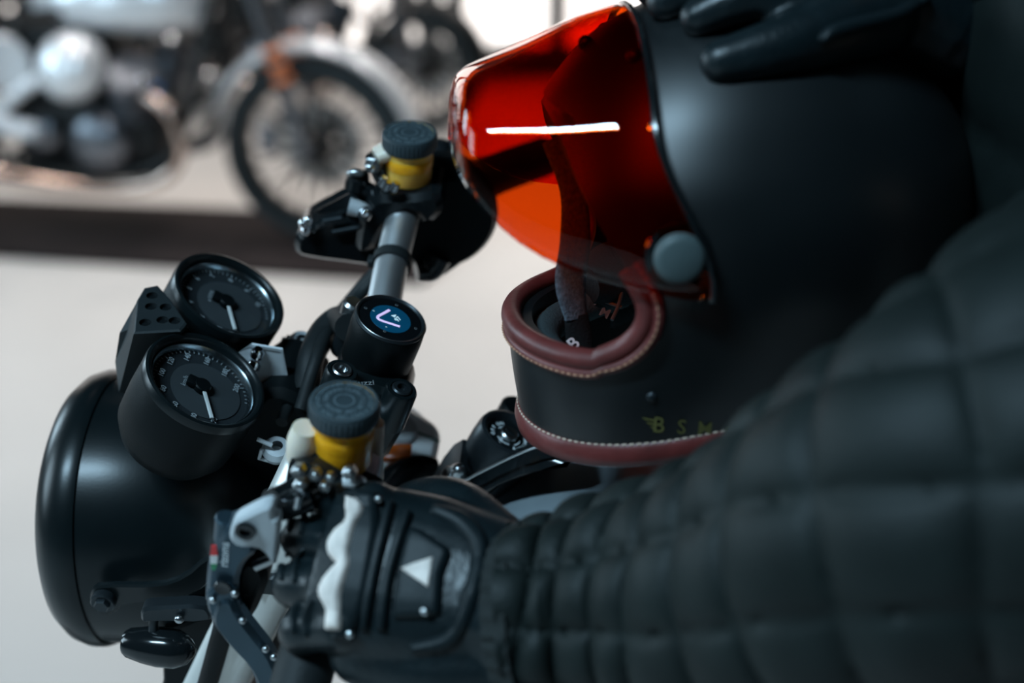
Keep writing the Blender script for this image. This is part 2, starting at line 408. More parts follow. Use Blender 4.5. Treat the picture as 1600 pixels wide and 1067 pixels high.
# forks and yokes
SD = (BP(336, 1085, .098) - BP(497, 765, .098)).normalized()
def fork(l, top, length=.72):
    p0 = BP(*top, l)
    f = add('fork_leg', *lathe([(0, -.012), (.023, -.012), (.0255, -.009), (.0255, length * .52), (.029, length * .53), (.030, length * .55), (.030, length), (.02, length + .02), (0, length + .02)], p0, SD, 40), M['forkalu'], bike)
    add('fork_cap', *merge(cyl(p0, -SD, .0185, .008, .017, .002), cyl(p0, -SD, .008, .015, .021, .001, 6)), M['greyalu'], f)
    return p0
f1 = fork(.098, (495, 742)); f2 = fork(-.098, (622, 676))
WC = (f1 + f2) * .5 + SD * .78 - BF * .05
# triple clamp (top yoke)
N24 = -SD
yk = add('top_yoke', *prism([p + SD * .085 for p in round_poly([f1 + BL * .03 + BF * .028, f1 + BL * .034 - BF * .03, (f1 + f2) * .5 + BL * .045 - BF * .05, (f1 + f2) * .5 - BL * .045 - BF * .05, f2 - BL * .034 - BF * .03, f2 - BL * .03 + BF * .028, (f1 + f2) * .5 + BF * .03], 2)], N24, .022, .003), M['blackpaint'], bike)
add('lower_yoke', *prism(round_poly([p + SD * .31 for p in (f1 + BL * .034 + BF * .03, f1 + BL * .034 - BF * .03, f2 - BL * .034 - BF * .03, f2 - BL * .034 + BF * .03)], 1), N24, .035, .004), M['matteblack'], bike)
# dark column mass between gauges and clamps
add('steering_column', *tube([BP(478, 650, -.02), BP(460, 760, -.02), BP(430, 880, -.02), BP(395, 1000, -.02)], [.026, .03, .03, .03], 24, 6), M['matteblack'], bike)
add('wiring_cover', *prism(round_poly([BP(x, y, -.02) for x, y in [(405, 585), (440, 560), (500, 585), (512, 640), (490, 720), (470, 830), (330, 880), (270, 840), (330, 720)]], 1), BL, .07, .006), M['matteblack'], bike)

# gauges
N32 = tilt(32)
def gauge(px, py, l, numbers, unit, start):
    c = BP(px, py, l); R = .0405
    X = (BL - N32 * BL.dot(N32)).normalized()            # towards the rider's left
    Y = N32.cross(X) ; Y = Y if Y.dot(BF) > 0 else -Y     # ahead = top of the dial
    Rt = -X                                               # reading direction
    g = add('gauge', *lathe([(R + .0022, .001), (R + .0034, -.004), (R + .0034, -.030), (R + .002, -.052), (R - .004, -.064), (R - .012, -.069), (0, -.070)], c, N32, 72), M['matteblack'], bike)
    add('bezel', *lathe([(R - .0022, -.004), (R - .002, .0005), (R - .001, .0022), (R + .0010, .0032), (R + .0028, .0024), (R + .0036, -.0005), (R + .0036, -.004)], c, N32, 96), M['blackpaint'], g)
    add('bezel_inner_ring', *lathe([(R - .002, -.003), (R - .0035, -.0022), (R - .005, -.004), (R - .0055, -.009)], c, N32, 96), M['ringmetal'], g)
    dc = c - N32 * .0085
    add('dial', *lathe([(R - .0045, 0), (.020, .0003), (0, .0003)], dc, N32, 72), M['dial'], g)
    add('dial_centre', *lathe([(.0255, .0004), (.0255, .0009), (.0248, .001), (0, .001)], dc - Y * .004, N32, 64), M['dialgrey'], g)
    ps = []
    for i, s in enumerate(numbers):
        a = math.radians(start - i * (270 / (len(numbers) - 1)))
        q = Rt * math.cos(a) + Y * math.sin(a)
        ps.append(text3d(s, .0054, dc + q * .0285 + N32 * .0012, Rt, Y, .0001))
        for k in range(5):
            a2 = a - math.radians(k * 270 / (len(numbers) - 1) / 5); q2 = Rt * math.cos(a2) + Y * math.sin(a2); ln = .003 if k == 0 else .0015
            ps.append(box(dc + q2 * (.0345 - ln / 2) + N32 * .0012, q2, N32.cross(q2), N32, ln, .0005, .0003))
    ps.append(text3d(unit, .0052, dc + Y * .012 + N32 * .0014, Rt, Y)); 
    add('dial_print', *merge(*ps), M['dialprint'], g, False)
    hc = dc + N32 * .004
    add('needle_hub', *merge(cyl(hc, N32, .0062, -.003, .0022, .0008, 28), box(hc + Y * .007, Rt, Y, N32, .009, .008, .004, .001)), M['matteblack'], g)
    qd = (RP(335.5 + (px - 320), 671 + (py - 596), hc, N32) - hc).normalized()
    add('needle', *box(hc + qd * .0165 + N32 * .0005, qd, N32.cross(qd), N32, .026, .0026, .0012, .0003), M['needle'], g)
    add('gauge_glass', *lathe([(R - .0025, -.0022), (.03, -.0008), (.015, -.0001), (0, 0)], c, N32, 72), M['gaugeglass'], g)
    return c
g1 = gauge(320, 596, .05, ['20', '40', '60', '80', '100', '120', '140', '160', '180', '200'], 'km/h', 215)
g2 = gauge(358, 464, -.05, ['1', '2', '3', '4', '5', '6', '7', '8', '9', '10'], 'x1000', 215)
# warning light housing between the gauges, six round ports
pn = (tilt(14) + BF * .12).normalized()
pc = BP(245, 485, 0)
face = [RP(x, y, pc, pn) for x, y in [(209, 522), (214, 470), (226, 450), (246, 446), (266, 468), (292, 506), (282, 518)]]
dn = -(pn * .75 + BF * -.55).normalized()
def wl():
    N = len(face); vs = []; low = [BP(x, y, 0) for x, y in [(186, 612), (180, 565), (187, 520), (240, 500), (290, 540), (330, 590), (280, 640)]]
    cc = sum(face, V()) / N
    vs = [f + (cc - f) * .06 + pn * .0008 for f in face] + list(face) + low
    fs = [tuple(range(N))]
    for r in (0, N):
        for k in range(N): fs.append((r + k, r + (k + 1) % N, r + N + (k + 1) % N, r + N + k))
    fs.append(tuple(range(2 * N, 3 * N))); return vs, fs
wp = add('warning_light_housing', *wl(), M['housing'], bike, True, 25)
ports = [RP(x, y, pc, pn) for x, y in [(227, 505), (236, 480), (254, 501), (259, 481), (273, 502), (238, 463)]]
cut_holes(wp, [cyl(q, pn, .0042, -.0024, .006, .0001, 28) for q in ports])
for q in ports:
    add('light_port', *lathe([(.0043, -.0028), (.0043, -.0021), (.0025, -.0017), (0, -.0016)], q, pn, 24), M['gloss'], wp)
# gauge bracket with dome bolts
gb = add('gauge_bracket', *prism([BP(x, y, -.005) for x, y in [(372, 552), (392, 540), (440, 548), (450, 600), (412, 606), (400, 585)]], tilt(28), .004, .0008), M['greyalu'], bike)
for x, y in [(402, 553), (398, 570)]:
    add('dome_bolt', *lathe([(0, .006), (.003, .0055), (.0048, .003), (.005, 0), (.005, -.002), (0, -.002)], BP(x, y, -.002), tilt(20), 24), M['chrome'], gb)
add('gauge_bracket_tab', *merge(box(BP(455, 541, -.055), BF, BL, BU, .018, .02, .003, .0006), box(BP(449, 548, -.055), BF, BL, BU, .003, .02, .016, .0006)), M['greyalu'], bike)
bs = add('bracket_bush', *lathe([(.004, .006), (.0085, .0045), (.0105, 0), (.0085, -.006), (.004, -.009), (.0035, 0)], BP(432, 703, .06), (tilt(15) + BL * .25), 28), M['greyalu'], bike)
add('gauge_bracket_tab', *merge(tube([BP(402, 686, .066), BP(425, 696, .066)], .0016, 8, 1), tube([BP(409, 702, .066), BP(405, 716, .066), BP(420, 720, .066)], .0014, 8, 1)), M['greyalu'], bike)
add('bracket_bush', *lathe([(.004, .006), (.0085, .0045), (.0105, 0), (.0085, -.006), (.004, -.009), (.0035, 0)], BP(470, 536, -.06), (tilt(15) + BL * .25), 28), M['greyalu'], bike)

# frame of the hand that holds the near grip (wrist, knuckles, back of the hand)
WR = PD(790, 935, .800); KN = PD(548, 885, .815); EX = (KN - WR).normalized()
EZ = vc(.06, .34, .93); EZ = (EZ - EX * EZ.dot(EX)).normalized()
EY = EZ.cross(EX); EY = EY if EY.dot(CU) > 0 else -EY
LH = (KN - WR).length
def HN(x, y, z): return WR + EX * x + EY * y + EZ * z
# handlebar
bl = [HN(LH + .020, -.14, -.036), HN(LH + .020, -.03, -.036), HN(LH + .020, .075, -.036), BP(525, 745, .145), BP(560, 690, .075), BP(573, 645, .04), BP(583, 590, .0), BP(594, 508, -.04), BP(603, 459, -.07), BP(613, 409, -.105), BP(622, 370, -.13), BP(634, 328, -.16), BP(650, 303, -.19), BP(690, 285, -.225), BP(760, 265, -.28), BP(840, 245, -.34)]
bar = add('handlebar', *tube(bl, [.0125] * 4 + [.013] * 9 + [.0125] * 3, 28, 8), M['alu'], bike)
q0, q1 = BP(611, 418, -.099), BP(615, 400, -.111)
add('cable_strap', *merge(lathe([(.0142, -.0045), (.0152, -.0042), (.0152, .0042), (.0142, .0045)], (q0 + q1) * .5, q1 - q0, 32), box((q0 + q1) * .5 + BF * .016, q1 - q0, BF, BU, .008, .006, .006, .001)), M['rubber'], bar)
# clamp under the navigation display
N20 = tilt(20)
cl = add('handlebar_clamp', *merge(
    prism(round_poly([BP(x, y, .012) for x, y in [(526, 566), (560, 560), (632, 582), (644, 610), (640, 632), (605, 692), (560, 690), (525, 640), (516, 600)]], 1), BL, .052, .004)), M['blackpaint'], bike)
for x, y, m_ in [(533, 583, 'bolt'), (626, 612, 'blackmetal')]:
    p = BP(x, y, .042)
    add('clamp_boss', *lathe([(.0115, -.03), (.0115, .001), (.0105, .003), (.008, .003), (.0075, 0), (0, 0)], p, N20, 32), M['blackpaint'], cl)
    add('clamp_bolt', *lathe([(.0072, -.002), (.0072, .0035), (.0062, .0045), (.0036, .0045), (.0034, .001), (0, .001)], p, N20, 24), M[m_], cl)
add('clamp_lettering', *text3d('Guzzi', .0075, BP(566, 598, .040), -BF - BL * .1, BU + BL * .2), M['print'], cl, False)
# second pair of clamp bolts and a black cable beside the display
add('clamp_bolt', *lathe([(0, .008), (.006, .008), (.0078, .006), (.0078, 0), (.006, -.02), (0, -.02)], BP(549, 484, -.035), N20, 24), M['bolt'], cl)
add('clutch_cable', *tube([BP(545, 512, -.02), BP(530, 500, -.06), BP(506, 520, -.05), BP(486, 560, -.02), BP(480, 610, 0)], [.0105, .011, .011, .010, .010], 16, 8), M['rubber'], bike)
add('control_cable', *tube([BP(600, 420, -.115), BP(560, 462, -.10), BP(520, 505, -.06), BP(495, 560, -.01), BP(470, 640, .02)], .0052, 12, 8), M['rubber'], bike)
add('control_cable', *tube([BP(585, 425, -.12), BP(545, 470, -.10), BP(508, 520, -.07), BP(470, 590, -.02), BP(440, 660, .03)], .0045, 12, 8), M['rubber'], bike)
add('clamp_spacer', *cyl(BP(549, 505, -.035), N20, .0088, -.03, .0, .002), M['blackmetal'], bike)

# silver tank nose / fork shroud with pinstripe
bc = (BU * .82 - BF * .30 + BL * .30).normalized(); cq = BP(655, 690, -.06)
RC = lambda x, y, h=0.0: RP(x, y, cq + bc * h, bc)
tn = add('silver_cowl', *prism([p - bc * .02 for p in round_poly([RC(x, y) for x, y in [(560, 640), (620, 620), (664, 645), (692, 668), (687, 705), (676, 742), (640, 775), (560, 760)]], 2)], bc, .04, .006), M['paintwhite'], bike)
add('pinstripe', *tube([RC(634, 652), RC(646, 668), RC(652, 675), RC(668, 682), RC(687, 690)], .0010, 8, 5), M['greenline'], tn)
vp = add('vent_plug', *cyl(RC(626, 672), bc, .0135, -.004, .005, .002), M['greyalu'], tn)
cut_holes(vp, [cyl(RC(x, y, .005), bc, .0023, -.006, .004, .0001, 20) for x, y in [(630, 657), (629, 671)]])
add('amber_reflector', *box(RC(610, 708, .003), -BF + BU * .1, bc.cross(BF), bc, .034, .014, .008, .003), M['orange'], tn)
add('cowl_recess', *tube([RC(598, 772, .004), RC(622, 748, .004), RC(652, 732, .002), RC(680, 730, 0)], [.013, .014, .012, .008], 16, 6), M['gloss'], tn)

# ignition lock on its bracket
NI = (tilt(24)).normalized()
ic = BP(796, 677, -.005)
ig = add('ignition_lock', *lathe([(.0165, -.003), (.0175, .0), (.0205, .0026), (.0232, .0016), (.0245, -.002), (.0255, -.012), (.0265, -.055), (0, -.055)], ic, NI, 64), M['blackmetal'], bike)
add('lock_face', *lathe([(.0168, -.006), (.0168, -.003), (0, -.003)], ic, NI, 48), M['gloss'], ig)
add('lock_barrel', *lathe([(.0072, -.003), (.0072, .0005), (.0062, .0014), (.0046, .0012), (0, .0006)], ic, NI, 32), M['bolt'], ig)
IR = (-BL - NI * (-BL).dot(NI)).normalized(); IU = NI.cross(IR); IU = IU if IU.dot(BF) > 0 else -IU; IR = IU.cross(NI)
add('key_slot', *box(ic + NI * .0012, (IU + IR * .4), NI.cross(IU + IR * .4), NI, .008, .0018, .0012, .0003), M['gloss'], ig)
ps = []
def arc_text(s, r, a0, da, size, flip=False):
    for i, ch in enumerate(s):
        a = math.radians(a0 - da * i); q = IR * math.cos(a) + IU * math.sin(a); t = IR * math.sin(a) - IU * math.cos(a)
        ps.append(text3d(ch, size, ic + q * r - NI * .0026, t if not flip else -t, q if not flip else -q, .00012))
arc_text('IGNITION', .0138, -75, 9, .0036, False); arc_text('OFF', .0125, 105, 17, .004); arc_text('ON', .0125, 45, 17, .004); arc_text('P', .0125, 205, 10, .0042)
def arc_band(a0, a1, r, w_):
    vs, fs = [], []
    for k in range(13):
        a = math.radians(a0 + (a1 - a0) * k / 12); q = IR * math.cos(a) + IU * math.sin(a)
        vs += [ic + q * r - NI * .0026, ic + q * (r + w_) - NI * .0026]
    for k in range(12): fs.append((2 * k, 2 * k + 1, 2 * k + 3, 2 * k + 2))
    ps.append((vs, fs))
arc_band(120, 190, .0088, .0008); arc_band(215, 262, .0092, .0008); arc_band(5, 60, .0088, .0008)
add('lock_lettering', *merge(*ps), M['print'], ig, False)
ip = add('ignition_bracket', *prism(round_poly([BP(x, y, .004) for x, y in [(664, 778), (700, 716), (728, 700), (745, 725), (772, 748), (720, 800)]], 1), BL, .034, .004), M['blackmetal'], bike)
nb = BP(708, 745, .022); na = (tilt(28) + BL * .2).normalized()
add('acorn_nut', *merge(cyl(nb, na, .0095, -.003, .001, .0005, 28), cyl(nb, na, .0075, .001, .007, .0008, 6), lathe([(.006, .006), (.0062, .009), (.005, .0125), (.003, .0148), (0, .0155)], nb, na, 24)), M['bolt'], ip)
add('cable_guide', *cyl(BP(806, 640, -.05), NI, .013, -.02, .004, .002), M['matteblack'], ip)

# fuel tank with black cover, seat, frame, engine and wheels
def ellipsoid_loft(spine, hw, hu, hd, pw=2.3, seg=48, n=8):
    """spine in world points, half widths along BL, heights up/down along BU"""
    path = crom(spine, n); W = cromf(hw, n); A = cromf(hu, n); D = cromf(hd, n); vs, fs = [], []
    for p, w_, a, d in zip(path, W, A, D):
        for k in range(seg):
            t = 2 * math.pi * k / seg; c, s = math.cos(t), math.sin(t)
            c = math.copysign(abs(c) ** (2 / pw), c); s = math.copysign(abs(s) ** (2 / pw), s)
            vs.append(p + BL * w_ * c + BU * (a if s > 0 else d) * s)
    for i in range(len(path) - 1):
        for k in range(seg): j = (k + 1) % seg; fs.append((i * seg + k, i * seg + j, (i + 1) * seg + j, (i + 1) * seg + k))
    fs.append(tuple(range(seg))); fs.append(tuple(range(len(vs) - seg, len(vs)))); return vs, fs
T0 = BP(735, 800, 0)
tk = add('fuel_tank', *ellipsoid_loft([T0, T0 - BF * .05, T0 - BF * .16, T0 - BF * .30, T0 - BF * .44, T0 - BF * .5], [.03, .10, .145, .15, .10, .06], [.02, .045, .06, .05, .02, .01], [.03, .10, .13, .13, .10, .05]), M['tank'], bike)
add('tank_seam', *tube([BP(693, 775, .037), BP(720, 755, .037), BP(760, 733, .036), BP(830, 701, .035), BP(880, 690, .03)], .0011, 8, 6), M['bolt'], tk)
add('tank_cover', *prism(round_poly([BP(x, y, .02) for x, y in [(690, 778), (760, 736), (830, 706), (905, 700), (890, 706), (838, 722), (790, 738), (765, 756), (745, 780), (735, 800), (698, 805)]], 1), BL, .03, .004), M['gloss'], tk)
S0 = T0 - BF * .48 + BU * .0
add('seat', *ellipsoid_loft([S0, S0 - BF * .06, S0 - BF * .25, S0 - BF * .45, S0 - BF * .6, S0 - BF * .64], [.08, .12, .15, .15, .12, .08], [.01, .03, .02, .03, .045, .03], [.03, .05, .05, .05, .04, .03]), M['seat'], bike)
def wheel_parts(c, ax, R, parent, tm, rm, spoke_m, nsp=20, tw=.055, disc=True, sr=.0032):
    x, y = perp(ax)
    tr = [(R - .07, -tw * .8), (R - .05, -tw), (R - .02, -tw * .95), (R - .004, -tw * .5), (R, 0), (R - .004, tw * .5), (R - .02, tw * .95), (R - .05, tw), (R - .07, tw * .8)]
    t = add('wheel', *lathe(tr, c, ax, 64), tm, parent)
    add('rim', *lathe([(R - .066, -tw * .85), (R - .075, -tw * .8), (R - .085, -tw * .3), (R - .085, tw * .3), (R - .075, tw * .8), (R - .066, tw * .85)], c, ax, 64), rm, t)
    add('hub', *lathe([(0, -.07), (.03, -.07), (.05, -.05), (.035, -.03), (.035, .03), (.05, .05), (.03, .07), (0, .07)], c, ax, 32), rm, t)
    sp = []
    for k in range(nsp):
        a = 2 * math.pi * k / nsp; a2 = a + (.25 if k % 2 else -.25); s = .045 if k % 4 < 2 else -.045
        d = (x * math.cos(a) + y * math.sin(a)); e = (x * math.cos(a2) + y * math.sin(a2))
        sp.append(tube([c + e * .045 + V(ax) * s, c + d * (R - .08)], sr, 6, 1))
    tag(add('spokes', *merge(*sp), spoke_m, t), kind='stuff')
    if disc:
        add('brake_disc', *lathe([(.06, .068), (.15, .068), (.15, .074), (.06, .074), (.06, .068)], c, ax, 48), M['bolt'], t)
    return t
wheel_parts(WC, BL, .30, bike, M['rubber'], M['alu'], M['bolt'])
RW = WC - BF * 1.45; wheel_parts(RW, BL, .31, bike, M['rubber'], M['alu'], M['bolt'], tw=.07)
add('engine_block', *box(WC - BF * .62 + BU * .08, BF, BL, BU, .34, .26, .30, .04), M['blackmetal'], bike)
for s in (-1, 1):
    cy = add('engine_cylinder', *merge(*[cyl(WC - BF * .58 + BU * .2 + BL * s * .13, BL * s + BU * .6, .055 + (.012 if k % 2 else 0), k * .011, k * .011 + .011, .001, 24) for k in range(11)]), M['greyalu'], bike)
    add('exhaust_pipe', *tube([WC - BF * .5 + BU * .3 + BL * s * .2, WC - BF * .45 + BU * .12 + BL * s * .22, WC - BF * .6 - BU * .1 + BL * s * .18, WC - BF * 1.0 - BU * .08 + BL * s * .18, WC - BF * 1.7 + BU * .0 + BL * s * .2], [.02, .02, .02, .03, .038], 18, 8), M['chrome'], bike)
    add('frame_tube', *tube([(f1 + f2) * .5 - BU * .08 - BF * .06 + BL * s * .03, WC - BF * .45 + BU * .42 + BL * s * .08, WC - BF * .95 + BU * .38 + BL * s * .1, WC - BF * 1.35 + BU * .45 + BL * s * .1], .016, 14, 8), M['blackpaint'], bike)
    add('swingarm', *tube([WC - BF * .85 + BU * .0 + BL * s * .1, RW + BL * s * .1], [.025, .02], 14, 1), M['blackpaint'], bike)
add('side_stand', *tube([WC - BF * .75 - BU * .02 + BL * .12, V(((WC - BF * .72).x, (WC - BF * .72).y - .32, .012))], [.014, .011], 12, 1), M['blackmetal'], bike)
# ---- fluid reservoirs, levers, switchgear
def reservoir(px, py, l, R, capn, h, mount_dir, fluid, bodym):
    c = BP(px, py, l); n = capn
    r = add('fluid_reservoir', *lathe([(0, -h), (R * .78, -h), (R * .82, -h + .0015), (R * .86, -h * .55), (R * .87, -.010), (R * .87, 0)], c, n, 48), bodym, bike)
    ridges = []
    cp = lathe([(R * .8, -.0125), (R * .97, -.0125), (R, -.011), (R, -.0015), (R * .975, 0), (R * .9, .0004), (R * .88, -.0004), (0, -.0002)], c, n, 64)
    x, y = perp(n)
    for k in range(40):
        a = 2 * math.pi * k / 40; q = x * math.cos(a) + y * math.sin(a); ridges.append(box(c + q * R - n * .0065, q, n.cross(q), n, .0008, R * .07, .009, .0002))
    cap = add('reservoir_cap', *merge(cp, *ridges), M['capblack'], r)
    ps = []
    Rt = (-BL - n * (-BL).dot(n)).normalized(); Up = n.cross(Rt)
    for s_, rr, n0 in [('BRAKE FLUID DOT 4 ONLY USE FROM SEALED CONTAINER ', .76, 1), ('CLEAN FILLER CAP BEFORE REMOVING ', .52, 1)]:
        for i, ch in enumerate(s_):
            if ch == ' ': continue
            a = -2 * math.pi * i / len(s_); q = Rt * math.cos(a) + Up * math.sin(a); t = Rt * math.sin(a) - Up * math.cos(a)
            ps.append(text3d(ch, R * .2, c + q * R * rr, t, q, .0001, .0003))
    add('cap_lettering', *merge(*ps, lathe([(R * .30, .0003), (R * .26, .0003)], c, n, 32), lathe([(R * .91, .0006), (R * .89, .0006)], c, n, 48)), M['capprint'], cap, False)
    add('fluid_level', *lathe([(R * .865, -.028 if h > .04 else -.022), (R * .885, -.024), (R * .89, -.020), (R * .87, -.019)], c, n, 48), fluid, r)
    return r, c
M['capblack'] = mat('moulded_black_cap', (.03, .045, .052), .5, 0, .4, .1, 500)
M['capprint'] = mat('cap_relief', (.10, .135, .15), .5, 0, .4)
ra, ca_ = reservoir(640, 207, -.165, .0212, (tilt(4) - BL * .02).normalized(), .041, -BF, M['amberdark'], M['amber'])
# tab and bolt at its side
add('reservoir_tab', *merge(tube([ca_ + BF * .014 - BU * .015, ca_ + BF * .027 - BU * .018 + BL * .006], [.014, .011], 20, 1, .6)), M['tabs'], ra)
add('reservoir_bolt', *merge(cyl(ca_ + BF * .027 - BU * .021 + BL * .010, BL + BF * .3, .007, -.004, .006, .001, 6), cyl(ca_ + BF * .027 - BU * .021 + BL * .010, BL + BF * .3, .0035, .004, .012, .001, 16)), M['bolt'], ra)
add('reservoir_bracket', *tube([ca_ + BF * .027 - BU * .02, ca_ + BF * .022 - BU * .04, ca_ + BF * .006 - BU * .056], [.009, .009, .011], 16, 5), M['gloss'], ra)
rb, cb_ = reservoir(538, 626, .165, .0207, (tilt(6) - BL * .04).normalized(), .046, BF, M['amberdark'], M['amberdark'])
add('reservoir_tab', *merge(tube([BP(478, 668, .17), BP(474, 690, .17), BP(470, 715, .17)], [.008, .010, .009], 18, 4), tube([BP(500, 672, .172), BP(497, 700, .172)], [.004, .004], 12, 1), tube([BP(588, 660, .15), BP(584, 700, .15), BP(580, 745, .15)], [.005, .006, .008], 16, 4)), M['tabs'], rb)
# clutch master cylinder under the near reservoir
mc = add('clutch_master_cylinder', *merge(tube([BP(455, 752, .19), BP(500, 755, .185), BP(560, 775, .18)], [.014, .016, .013], 20, 6), tube([BP(475, 728, .175), BP(512, 726, .175), BP(548, 752, .17)], [.008, .010, .010], 18, 5)), M['gloss'], bike)
for x, y, r_ in [(470, 757, .0045), (492, 742, .0038), (515, 746, .003), (508, 760, .0035), (546, 738, .0042), (466, 735, .004)]:
    add('cylinder_bolt', *merge(cyl(BP(x, y, .205), (BL + BU * .5), r_, -.006, .003, .001, 6), ball(BP(x, y, .207), r_ * .6, 10)), M['bolt'], mc)
add('cylinder_cover', *tube([BP(537, 752, .2), BP(555, 752, .2), BP(568, 758, .2)], [.0035, .0045, .0035], 16, 4), M['silver'], mc)
add('perch_pin', *tube([BP(467, 772, .215), BP(463, 790, .215)], .003, 10, 1), M['chrome'], mc)
# clutch lever and its perch
ph = add('lever_perch', *plate([(361, 822), (368, 806), (385, 796), (418, 780), (430, 783), (428, 800), (440, 803), (437, 835), (436, 870), (428, 872), (418, 856), (404, 846), (374, 846), (363, 836)], .225, .012, .002, 1), M['greyalu'], bike)
add('pivot_bolt', *lathe([(.0065, .0055), (.0060, .0075), (.0035, .0075), (.003, .005), (0, .005)], BP(387, 818, .2265), BL, 24), M['gloss'], ph)
add('perch_arm', *tube([BP(425, 790, .215), BP(455, 780, .205), BP(480, 770, .20)], [.010, .011, .012], 16, 4), M['gloss'], ph)
lv = thing('clutch_lever', BP(360, 900, .22)); lv.parent = bike; lv.location = WO[lv] - WO[bike]
add('lever_head', *plate([(345, 835), (352, 815), (368, 806), (388, 808), (402, 830), (404, 850), (388, 862), (378, 885), (376, 905), (372, 925), (340, 932), (325, 930), (326, 900), (330, 860), (336, 848)], .215, .018, .003, 1), M['steelblue'], lv)
add('lever_joint', *plate([(326, 906), (372, 898), (374, 940), (366, 952), (338, 955), (328, 940)], .219, .016, .002, 1), M['steelblue'], lv)
lb = add('lever_blade', *plate([(340, 925), (368, 922), (378, 948), (398, 975), (425, 1008), (440, 1040), (446, 1110), (408, 1110), (404, 1060), (390, 1030), (362, 1002), (337, 970), (331, 955)], .222, .014, .0035, 1), M['steelblue'], lv)
for x, y in [(333, 937), (367, 927), (379, 969), (415, 1014), (428, 1026)]:
    add('lever_screw', *ball(BP(x, y, .2295), .0024, 12), M['bolt'], lv)
add('lever_recess', *lathe([(.0055, .0), (.005, .0012), (.003, .0008), (0, .0002)], BP(348, 918, .2275), BL, 20), M['gloss'], lv)
add('adjuster', *merge(cyl(BP(352, 824, .214), BU - BF * .2, .0065, -.010, .009, .001, 14)), M['steelblue'], lv)
for i, (m_, a, b) in enumerate([('red', 852, 867), ('white', 867, 880), ('green', 880, 890)]):
    t0, t1 = (a - 852) / 38, (b - 852) / 38
    wd = lambda t: 5.5 * math.sin(math.pi * (.18 + .72 * t)) + 1
    add('flag_sticker', *plate([(334 - wd(t0) * .9, a), (334 + wd(t0), a), (334 + wd(t1), b), (334 - wd(t1) * .9, b)], .2247, .0008, 0), M[m_], lv, False)
add('lever_lettering', *text3d('rizoma', .0075, BP(351, 866, .2246), BU * .98 - BF * .18, BF + BU * .18, .00012), M['print'], lv, False)
add('lever_spring_pin', *tube([BP(398, 884, .215), BP(428, 872, .213)], [.0035, .003], 12, 1), M['bolt'], lv)
add('lever_stop', *box(BP(386, 925, .212), BF, BL, BU, .005, .006, .006, .001), M['bolt'], lv)
add('perch_body', *plate([(380, 848), (415, 852), (428, 880), (418, 905), (405, 935), (385, 955), (372, 935), (374, 900)], .20, .03, .004, 1), M['matteblack'], bike)
# grip in the gloved hand
add('handlebar_grip', *tube([HN(LH + .020, .062, -.036), bl[1], bl[0]], [.017, .0175, .018], 24, 6), M['rubber'], bike)

# far side: brake master cylinder, switch housing, lever, throttle
bm_ = add('brake_master_cylinder', *merge(
    prism(round_poly([BP(x, y, -.165) for x, y in [(566, 330), (575, 300), (596, 282), (640, 284), (690, 275), (700, 305), (672, 332), (650, 305), (620, 318), (600, 345), (588, 372), (560, 372)]], 1), BL, .05, .005)), M['gloss'], bike)
for x, y in [(598, 283), (604, 290), (617, 292)]:
    add('cylinder_bolt', *cyl(BP(x, y, -.138), BU - BF * .5, .0034, -.004, .004, .0008, 12), M['chrome'], bm_)
th = add('throttle_housing', *lathe([(0, -.03), (.040, -.03), (.048, -.026), (.050, -.01), (.047, .004), (.040, .012), (.02, .014), (0, .014)], BP(690, 340, -.185), (BL + BF * -.35).normalized(), 48), M['matteblack'], bike)
add('throttle_cable_elbow', *tube([BP(684, 400, -.17), BP(672, 420, -.165), BP(650, 425, -.16)], [.012, .011, .008], 16, 6), M['gloss'], th)
add('housing_rim', *tube([BP(700, 262, -.19), BP(730, 300, -.19), BP(742, 345, -.19), BP(722, 395, -.185), BP(690, 424, -.18)], [.004, .005, .005, .005, .004], 12, 6), M['gloss'], th)
add('housing_clip', *plate([(648, 428), (655, 420), (690, 414), (697, 420), (690, 430), (660, 434)], -.165, .006, .001), M['gloss'], th)
add('throttle_grip', *tube([BP(715, 300, -.23), BP(780, 270, -.28), BP(850, 245, -.33)], [.018, .018, .018], 20, 4), M['rubber'], bike)
sw = add('brake_lever_assembly', *merge(
    prism(round_poly([BP(x, y, -.17) for x, y in [(466, 362), (470, 345), (492, 332), (545, 305), (562, 318), (580, 345), (600, 372), (606, 400), (560, 392), (500, 385), (470, 378)]], 1), BL, .045, .005)), M['gloss'], bike)
add('lever_top_face', *prism([BP(x, y, -.145) + BU * .002 for x, y in [(493, 334), (546, 306), (560, 312), (548, 325), (500, 338)]], BL * .5 + BU, .004, .001), M['blackmetal'], sw)
for x, y in [(474, 349), (482, 344), (478, 360)]:
    add('lever_pivot_bolt', *ball(BP(x, y, -.142), .004, 12), M['chrome'], sw)
add('lever_link', *tube([BP(545, 322, -.14), BP(566, 328, -.14), BP(575, 336, -.14)], [.007, .006, .005], 14, 4), M['greyalu'], sw)
add('link_bolt', *merge(cyl(BP(570, 333, -.136), BL, .006, -.003, .004, .001, 6), ball(BP(570, 333, -.132), .003, 10)), M['chrome'], sw)
add('mirror_bolt', *merge(tube([BP(558, 292, -.17), BP(560, 278, -.17), BP(558, 268, -.172)], [.010, .009, .009], 18, 4), tube([BP(563, 292, -.17), BP(580, 300, -.168)], [.008, .007], 12, 1)), M['gloss'], sw)
add('mirror_bolt_head', *ball(BP(556, 270, -.163), .0055, 12, s=(1.3, .6, .6)), M['bolt'], sw)
for l_, pts in [(-.15, [(520, 362), (560, 355), (596, 350)]), (-.148, [(505, 345), (535, 340)])]:
    add('switch_rib', *tube([BP(x, y, l_ + .006) for x, y in pts], .002, 8, 3), M['blackmetal'], sw)
